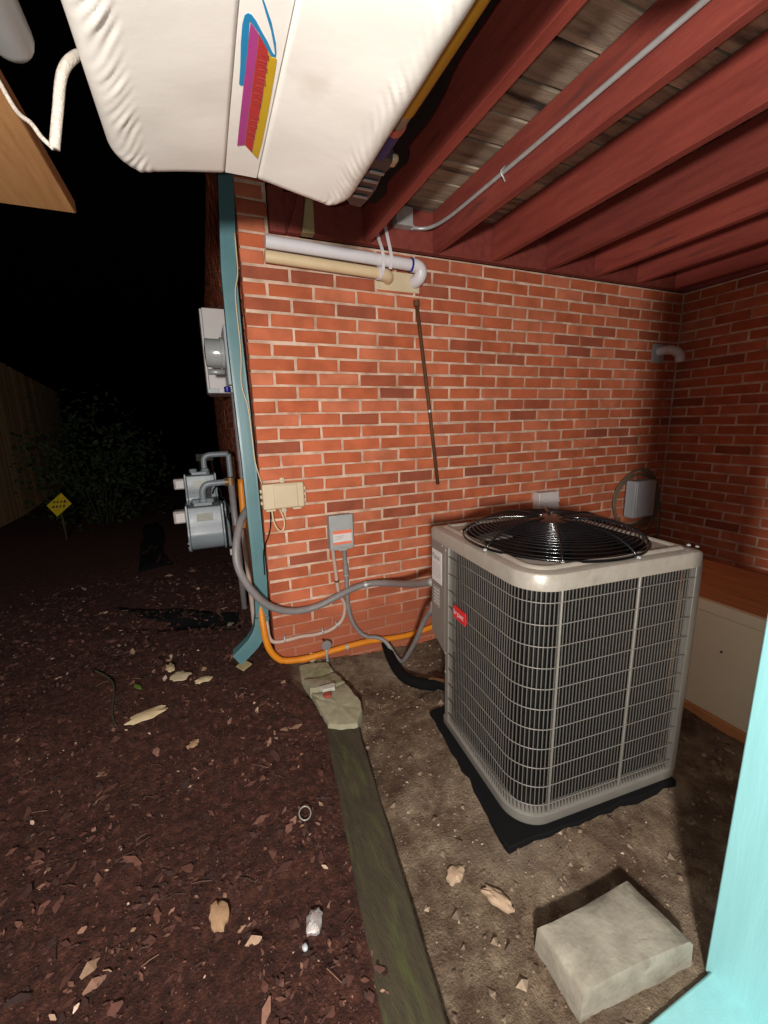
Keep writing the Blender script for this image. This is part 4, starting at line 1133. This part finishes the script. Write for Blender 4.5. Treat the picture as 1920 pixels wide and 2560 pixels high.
# ------------------------------------------------------------------ things on the ground
tmb = MB()
d = (TB - TA); ln = d.length; d.normalize(); nrm = Vector((-d.y, d.x))
lp = []
for k in range(26):
    t = -.02 + k * .07
    p = TA + d * t + nrm * .0 + Vector((-.008, 0))
    o_ = .004 * noise.noise(Vector((k * .7, 0, 0)))
    w_ = .071 + .003 * noise.noise(Vector((k * .9, 4, 0)))
    zt = -.121 + .006 * noise.noise(Vector((k * .6, 8, 0)))
    a = p + nrm * (w_ + o_); b_ = p - nrm * (w_ - o_)
    lp.append([(a.x, a.y, -.24), (a.x, a.y, zt - .005), (a.x - nrm.x * .005, a.y - nrm.y * .005, zt), (p.x, p.y, zt - .001), (b_.x + nrm.x * .005, b_.y + nrm.y * .005, zt), (b_.x, b_.y, zt - .005), (b_.x, b_.y, -.24)])
one(tmb.loft(lp), 'edging_timber', MT['timber'], 'dark mossy edging timber half buried in the earth', 'timber', autosmooth=30)

# concrete lump at the wall foot
ck = tag(empty('concrete_lump', (.21, -.33, -.16)), 'pale mossy concrete lump between the wall foot and the buried timber', 'concrete')
def piece(poly, zt, tilt, nm='broken_piece'):
    P = [Vector(p) for p in poly]; c_ = sum(P, Vector((0, 0))) / len(P)
    def rg(sc, z, jt):
        l_ = []
        for i in range(len(P)):
            for k in range(5):
                q = P[i].lerp(P[(i + 1) % len(P)], k / 5)
                q = c_ + (q - c_) * sc
                n__ = noise.noise(Vector((q.x * 30, q.y * 30, z * 9)))
                n2 = noise.noise(Vector((q.x * 55, q.y * 55, 4)))
                l_.append((q.x + n__ * .006, q.y + n__ * .006, z + n2 * jt + (q.x - .21) * tilt[0] + (q.y - c_.y) * tilt[1]))
        return l_
    MB().loft([rg(1.0, -.2, 0), rg(1.0, zt - .012, .003), rg(.96, zt - .002, .005), rg(.75, zt, .007), rg(.4, zt + .002, .007), rg(.08, zt + .002, .004)]).build(nm, MT['mossconc'], ck, autosmooth=38)
piece([(.12, -.045), (.20, -.05), (.272, -.09), (.285, -.165), (.2, -.195), (.105, -.19)], -.088, (.05, .05))
piece([(.108, -.205), (.2, -.208), (.288, -.178), (.304, -.30), (.215, -.325), (.122, -.305)], -.078, (-.08, -.1))
piece([(.126, -.318), (.218, -.338), (.308, -.314), (.330, -.47), (.316, -.53), (.268, -.60), (.19, -.578), (.146, -.548), (.133, -.43)], -.092, (.02, .06))
MB().prism([(.175, -.36), (.235, -.365), (.245, -.335), (.24, -.325), (.16, -.325)], -.075, -.0565).build('tile_chip', MT['whitechip'], ck, bevel=.002)
MB().prism([(.172, -.41), (.2, -.415), (.21, -.385), (.168, -.382)], -.072, -.058).build('clay_chip', MT['redchip'], ck, bevel=.002)
MB().blob((.205, -.02, -.075), .028, .02, .028, 3).build('mortar_chunk', MT['cream_pvc'], ck)

# concrete block at the lower right
cb_ = [(.43, -1.53), (.745, -1.545), (.762, -1.71), (.432, -1.672)]
def rr_block(ins, z, jt=0):
    out_ = []
    P = [Vector(p) for p in cb_]
    cx = sum((p for p in P), Vector((0, 0))) / 4
    for i in range(4):
        a, b_, c_ = P[i - 1], P[i], P[(i + 1) % 4]
        for t, q in ((.0, 0), (.12, 0), (.3, 0), (.5, 0), (.7, 0), (.88, 0)):
            p = b_.lerp(c_, t)
            p = p + (cx - p).normalized() * ins * (1.5 if t == 0 else 1)
            n__ = noise.noise(Vector((p.x * 20, p.y * 20, z * 10)))
            out_.append((p.x + .003 * n__, p.y + .003 * n__, z + jt * n__))
    return out_
one(MB().loft([rr_block(-.004, -.19), rr_block(-.002, -.14), rr_block(0, -.088, .003), rr_block(.006, -.079, .003), rr_block(.05, -.077, .004), rr_block(.075, -.078, .003)]), 'concrete_block', MT['concrete'], 'worn grey concrete block lying on the gritty soil at lower right', 'concrete block', autosmooth=55)

# added black sheets: dark of the gully, shadow left of the gas meters
def lay_sheet(poly, nm, label):
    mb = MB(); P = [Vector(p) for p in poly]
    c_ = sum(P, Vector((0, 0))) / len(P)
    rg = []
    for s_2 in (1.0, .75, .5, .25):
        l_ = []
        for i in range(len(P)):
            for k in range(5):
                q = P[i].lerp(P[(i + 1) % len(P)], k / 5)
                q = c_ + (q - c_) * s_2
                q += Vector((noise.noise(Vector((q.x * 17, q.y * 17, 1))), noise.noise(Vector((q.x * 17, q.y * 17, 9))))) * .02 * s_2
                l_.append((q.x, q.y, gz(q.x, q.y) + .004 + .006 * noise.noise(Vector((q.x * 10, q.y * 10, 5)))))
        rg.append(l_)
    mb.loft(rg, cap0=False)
    o = one(mb, nm, MT['blackmat'], label, 'added dark sheet', smooth=True)
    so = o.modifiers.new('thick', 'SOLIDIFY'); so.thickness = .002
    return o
lay_sheet([(-.14, .42), (-.14, .72), (-.42, .9), (-.95, 1.22), (-.8, 1.0), (-.42, .68)], 'dark_sheet', 'black sheet put in for the dark gully left of the downspout elbow')
lay_sheet([(-.62, 2.1), (-.75, 2.5), (-.8, 3.6), (-.98, 4.6), (-1.15, 4.4), (-1.0, 2.9), (-.9, 2.0)], 'dark_sheet', 'black sheet put in for the shadow left of the gas meters')

def shard(cx, cy_, rx, ry, nm, mt, label, cat, seed, rz=0.0, h=.008):
    mb = MB(); rn2 = random.Random(seed); P = []; n__ = 19
    for k in range(n__):
        a = 2 * math.pi * k / n__
        q = .74 + .36 * rn2.random()
        x, y = rx * math.cos(a) * q, ry * math.sin(a) * q
        P.append((cx + x * math.cos(rz) - y * math.sin(rz), cy_ + x * math.sin(rz) + y * math.cos(rz)))
    z0 = gz(cx, cy_) + .006
    l0 = [(p[0], p[1], z0 + .006 * rn2.random()) for p in P]
    l1 = [(p[0], p[1], q[2] + h * .6) for p, q in zip(P, l0)]
    l2 = [(cx + (p[0] - cx) * .5, cy_ + (p[1] - cy_) * .5, z0 + h + .008 * rn2.random()) for p in P]
    mb.loft([l0, l1, l2])
    return one(mb, nm, mt, label, cat, autosmooth=40)
shard(-.60, -.20, .085, .04, 'stone_flake', MT['cream_pvc'], 'large flat tan stone flake on the dark earth, nearest of the four flakes', 'stone', 1, .3)
shard(-.47, .03, .05, .045, 'stone_flake', MT['beige'], 'grey brown crumbling stone flake between two tan ones', 'stone', 2)
shard(-.52, .13, .022, .05, 'stone_flake', MT['cream_pvc'], 'narrow tan stone flake standing farthest back of the four', 'stone', 3, .2)
shard(-.36, -.03, .045, .026, 'stone_flake', MT['cream_pvc'], 'small tan stone flake right of the crumbling one', 'stone', 4, .3)
shard(-.405, -.43, .028, .02, 'stone_flake', MT['tanleaf'], 'little tan stone flake alone in the middle of the dark earth', 'stone', 5, .6)
shard(-.33, -1.125, .026, .045, 'dry_leaf', MT['tanleaf'], 'curled tan dry leaf on the dark earth near the bottom', 'leaf', 6, .1, .014)
shard(-.09, -1.245, .026, .036, 'foil_scrap', MT['foil'], 'crumpled silvery foil scrap on the dark earth left of the timber', 'scrap', 7, -.5, .016)
one(MB().blob((-.126, -1.297, gz(-.126, -1.297) + .008), .008, .010, .006, 8), 'pale_bead', MT['elecgrey'], 'small pale blue white pebble just below the foil scrap', 'pebble', smooth=True)
one(MB().tube([(-.043 + .02 * math.cos(R(a)), -.926 + .022 * math.sin(R(a)), gz(-.043, -.926) + .016 + .006 * math.sin(R(a))) for a in range(0, 360, 20)], .0026, 6, closed=True), 'metal_ring', MT['dataplate'], 'small shiny metal ring lying on the earth beside the timber', 'ring', smooth=True)
shard(.405, -1.405, .022, .05, 'dry_leaf', MT['paleleaf'], 'pale curled dry leaf on the gritty soil left of the concrete block', 'leaf', 9, .5, .014)
shard(.33, -1.3, .035, .022, 'stone_flake', MT['paleleaf'], 'pale rough stone flake on the gritty soil in front of the black pad', 'stone', 10, .2, .014)
one(MB().obox((-.16, .0, gz(-.16, 0) + .02), (.024, .02, .002), (-.016, .03, .0), (0, 0, .003)), 'wood_chip', MT['paleply'], 'flat rectangular pale wood chip on the earth below the downspout', 'wood chip', bevel=.001)
shard(-.19, .62, .03, .05, 'stone_flake', MT['mossconc'], 'mossy pale stone behind the downspout elbow', 'stone', 12)
shard(-.66, .03, .012, .03, 'green_leaf', MT['greenleaf'], 'single small green leaf on the dark earth', 'leaf', 13, .7)
one(MB().tube(catmull([(.16 + .1, -1.06, -.15), (.3, -1.1, -.148), (.37, -1.16, -.15), (.44, -1.22, -.148)], 5), .0035, 6), 'dark_twig', MT['timber'], 'long dark twig on the gritty soil in front of the black pad', 'twig', smooth=True)
one(MB().tube(catmull([(.30, -.72, -.15), (.37, -.745, -.147), (.45, -.74, -.149)], 5), .004, 6), 'brown_twig', MT['rust'], 'short brown twig on the gritty soil right of the timber', 'twig', smooth=True)
one(MB().tube(catmull([(-.9, .3, -.03), (-.78, .12, -.035), (-.75, -.1, -.06), (-.72, -.2, -.07)], 5), .005, 6), 'dark_stick', MT['timber'], 'bent dark stick on the earth at the left', 'stick', smooth=True)

# ------------------------------------------------------------------ litter nobody could count
lit = MB(); rn = random.Random(21)
cnt = 0
while cnt < 24000:
    y = rn.uniform(-1.7, 1.9); x = rn.uniform(-1.7, .25)
    if x > edge_x(y) - .055 and y < .02: continue
    if y >= .02 and x > -.02: continue
    cnt += 1
    s2 = min(.014, .0027 * math.exp(rn.gauss(.05, .68)))
    if noise.noise(Vector((x * 4.5, y * 4.5, 0))) < -.12 and rn.random() < .75: continue
    if y > .2: s2 *= 1.4
    L2 = s2 * rn.uniform(1, 2.6)
    a = rn.uniform(0, math.tau); ti = rn.uniform(-.7, .7)
    z = gz(x, y) + rn.uniform(-.001, .006)
    ux = Vector((math.cos(a), math.sin(a), math.sin(ti) * .6)); uy = Vector((-math.sin(a), math.cos(a), rn.uniform(-.5, .5)))
    c_ = Vector((x, y, z)); bend = Vector((0, 0, rn.uniform(-.4, .5) * s2))
    k1, k2 = rn.uniform(.3, .8), rn.uniform(.3, .8)
    p = [c_ - ux * L2 - uy * s2 * .4 * k1, c_ - ux * L2 + uy * s2 * .4 * k1, c_ - uy * s2 + bend, c_ + uy * s2 + bend, c_ + ux * L2 - uy * s2 * .4 * k2, c_ + ux * L2 + uy * s2 * .4 * k2]
    lit.add(p, [(0, 2, 3, 1), (2, 4, 5, 3)])
MT['litter'] = island_mat('leaf_litter', [(0, lin(40, 21, 17)), (.45, lin(68, 38, 30)), (.78, lin(94, 58, 46)), (.91, lin(112, 76, 62)), (.945, lin(138, 100, 84)), (.965, lin(136, 104, 82)), (.985, lin(170, 140, 116)), (1, lin(216, 186, 166))], rough=.85)
tag(lit.build('leaf_litter', MT['litter']), 'brown leaf litter and bark bits scattered over the dark earth', 'leaf litter', kind='stuff')

twg = MB()
for i in range(330):
    y = rn.uniform(-1.65, 1.2); x = rn.uniform(-1.4, .2)
    if x > edge_x(y) - .06: continue
    a = rn.uniform(0, math.tau); l_ = rn.uniform(.008, .03); z = gz(x, y) + .005
    dx_, dy_ = math.cos(a) * l_, math.sin(a) * l_
    twg.tube([(x - dx_, y - dy_, z), (x + rn.uniform(-.004, .004), y + rn.uniform(-.004, .004), z + .004), (x + dx_, y + dy_, z + rn.uniform(-.002, .004))], rn.uniform(.0007, .0016), 4)
MT['twigs'] = island_mat('twig_bits', [(0, lin(52, 33, 27)), (.8, lin(84, 56, 44)), (1, lin(150, 116, 92))])
tag(twg.build('twig_litter', MT['twigs']), 'fine twigs and roots strewn among the leaf litter', 'twigs', kind='stuff')

grv = MB(); cnt = 0
while cnt < 4200:
    y = rn.uniform(-1.75, -.01); x = rn.uniform(.1, 1.75)
    if x < edge_x(y) + .075: continue
    q = ((x - .936), (y + .993))
    if abs(q[0]) < .33 and abs(q[1]) < .33: continue
    if .43 < x < .76 and -1.7 < y < -1.53: continue
    cnt += 1
    s2 = min(.016, .0026 * math.exp(rn.gauss(.15, .6)))
    c_ = Vector((x, y, gz(x, y) + s2 * .25))
    pts = []
    for dv in ((1, 0, 0), (0, 1, 0), (-1, 0, 0), (0, -1, 0), (0, 0, .7), (0, 0, -.7)):
        pts.append(c_ + Vector(dv) * s2 * rn.uniform(.65, 1.3) + Vector((rn.uniform(-.3, .3), rn.uniform(-.3, .3), rn.uniform(-.2, .2))) * s2)
    grv.add(pts, [(0, 1, 4), (1, 2, 4), (2, 3, 4), (3, 0, 4), (1, 0, 5), (2, 1, 5), (3, 2, 5), (0, 3, 5)])
MT['gravel'] = island_mat('grit', [(0, lin(74, 57, 45)), (.5, lin(106, 87, 71)), (.9, lin(132, 112, 93)), (1, lin(170, 150, 128))])
tag(grv.build('gravel', MT['gravel']), 'grit and small stones on the soil round the air conditioner', 'gravel', kind='stuff')

cld = MB(); rn = random.Random(77); cnt = 0
while cnt < 5200:
    y = rn.uniform(-1.75, 1.3); x = rn.uniform(-1.5, 1.7)
    lft = x < edge_x(y) - .06
    if not lft and (x < edge_x(y) + .07 or y > -.02 or rn.random() < .6): continue
    if y > .05 and x > -.03: continue
    if abs(x - .936) < .33 and abs(y + .993) < .33: continue
    if .43 < x < .76 and -1.7 < y < -1.53: continue
    cnt += 1
    s2 = min(.012, .004 * math.exp(rn.gauss(.1, .55)))
    c_ = Vector((x, y, gz(x, y) - s2 * .1))
    pts = []
    for k in range(6):
        a = k * math.pi / 3 + rn.uniform(-.3, .3)
        pts.append(c_ + Vector((math.cos(a) * s2 * rn.uniform(.7, 1.25), math.sin(a) * s2 * rn.uniform(.7, 1.25), rn.uniform(-.2, .3) * s2)))
    pts.append(c_ + Vector((rn.uniform(-.3, .3) * s2, rn.uniform(-.3, .3) * s2, s2 * rn.uniform(.3, .5))))
    cld.add(pts, [(k, (k + 1) % 6, 6) for k in range(6)])
    zone_c = lft
clm = gm.materials[0]
cm = cld.mesh('soil_clods', clm)
ca_ = cm.attributes.new('zone', 'FLOAT', 'POINT')
ca_.data.foreach_set('value', [0.0 if v_.co.x < edge_x(v_.co.y) else 1.0 for v_ in cm.vertices])
tag(put('soil_clods', cm, (0, 0, 0)), 'small crumbly clods of earth all over the soil', 'soil', kind='stuff')

# ------------------------------------------------------------------ dark background: fence, shrub, marker sign
fn = tag(empty('board_fence', (-3.6, 9, -.3)), 'dim brown board fence at the far left', 'fence')
fm = MB().box(-.007, .007, -.07, .07, -.2, 2.85).mesh('fence_board', MT['fence'])
yy = 3.2; i = 0
while yy < 15:
    x = -2.45 - .135 * yy
    put('fence_board', fm, (x + 3.6, yy - 9, -.1 - gz(0, 0) * 0 - .25 * sstep(2.5, 9, yy) + .3 + random.uniform(-.01, .01)), fn, (0, 0, R(7.7) + random.uniform(-.01, .01)))
    yy += .146; i += 1
for z in (.3, 1.2, 2.0):
    MB().obox((-2.45 - .135 * 9 - .03, 9, z - .1), (.02, .0027, 0), (-.8, 5.9, 0), (0, 0, .045)).build('rail', MT['fence'], fn)

sh = tag(empty('shrub', (-1.75, 5.2, -.3)), 'dark leafy shrub in the night beyond the gas meters', 'shrub')
lv = MB(); rn = random.Random(31)
for i in range(3400):
    q = Vector((rn.gauss(0, .42), rn.gauss(0, .4), rn.gauss(0, .36)))
    if q.length > 1.0: continue
    c_ = Vector((-1.75, 5.2, .62)) + Vector((q.x * 1.1, q.y, q.z * 1.35))
    if noise.noise(c_ * 2.6) < -.12: continue
    s2 = rn.uniform(.025, .06)
    a = Vector((rn.uniform(-1, 1), rn.uniform(-1, 1), rn.uniform(-.6, .8))).normalized(); b_ = a.orthogonal().normalized() * rn.uniform(.35, .6)
    lv.add([c_ - a * s2, c_ - b_ * s2, c_ + a * s2, c_ + b_ * s2], [(0, 1, 2, 3)])
tag(lv.build('crown', MT['leafgreen'], sh), kind='stuff')
for i in range(6):
    a = i * 1.05
    MB().tube(catmull([(-1.75 + .05 * math.cos(a), 5.2 + .05 * math.sin(a), -.35), (-1.75 + .2 * math.cos(a), 5.2 + .2 * math.sin(a), .25), (-1.75 + .42 * math.cos(a), 5.2 + .42 * math.sin(a), .95)], 4), [.02 - .0018 * k for k in range(9)], 6).build('stem', MT['bark'], sh, smooth=True)

sg = tag(empty('marker_sign', (-1.92, 3.93, -.1)), 'yellow diamond marker sign on a low stake by the dark fence', 'sign')
cx, cy_, cz = -1.914, 3.908, .362
hw = .15
u = Vector((.93, -.37, .06)).normalized(); n0 = Vector((-.28, -.8, .5)).normalized(); n0 = (n0 - u * n0.dot(u)).normalized(); v = u.cross(n0) * -1
if v.z < 0: v = -v
c0 = Vector((cx, cy_, cz))
pp = [c0 - u * hw, c0 - v * hw, c0 + u * hw, c0 + v * hw]
nn = n0 * .002
MB().add([p + nn for p in pp] + [p - nn for p in pp], [(0, 1, 2, 3), (7, 6, 5, 4), (0, 4, 5, 1), (1, 5, 6, 2), (2, 6, 7, 3), (3, 7, 4, 0)]).build('plate', MT['yellowsign'], sg)
mk = MB(); rn = random.Random(4)
for row, (t, nb2) in enumerate(((.035, 4), (-.025, 4))):
    for k in range(nb2):
        q = c0 + v * t + u * ((k - (nb2 - 1) / 2) * .042) + nn * 1.6
        mk.obox(q, u * rn.uniform(.009, .015), v * rn.uniform(.012, .018), n0 * .0006)
tag(mk.build('worn_print', MT['darkink'], sg), kind='stuff')
MB().tube([c0 - n0 * .012 - v * .02, Vector((cx + .01, cy_ + .02, -.2))], .012, 8).build('stake', MT['timber'], sg, smooth=True)
gbk = tag(empty('low_bench', (-.26, 7.1, -.35)), 'faint grey bench far back beside the house wall', 'bench')
MB().box(-.42, -.1, 7.0, 7.25, .58, .72).build('seat', MT['concrete'], gbk, bevel=.01)
for x in (-.38, -.16):
    MB().box(x, x + .05, 7.05, 7.2, -.36, .579).build('leg', MT['timber'], gbk)
for o in list(bpy.data.objects):
    if 'local' in o: del o['local']
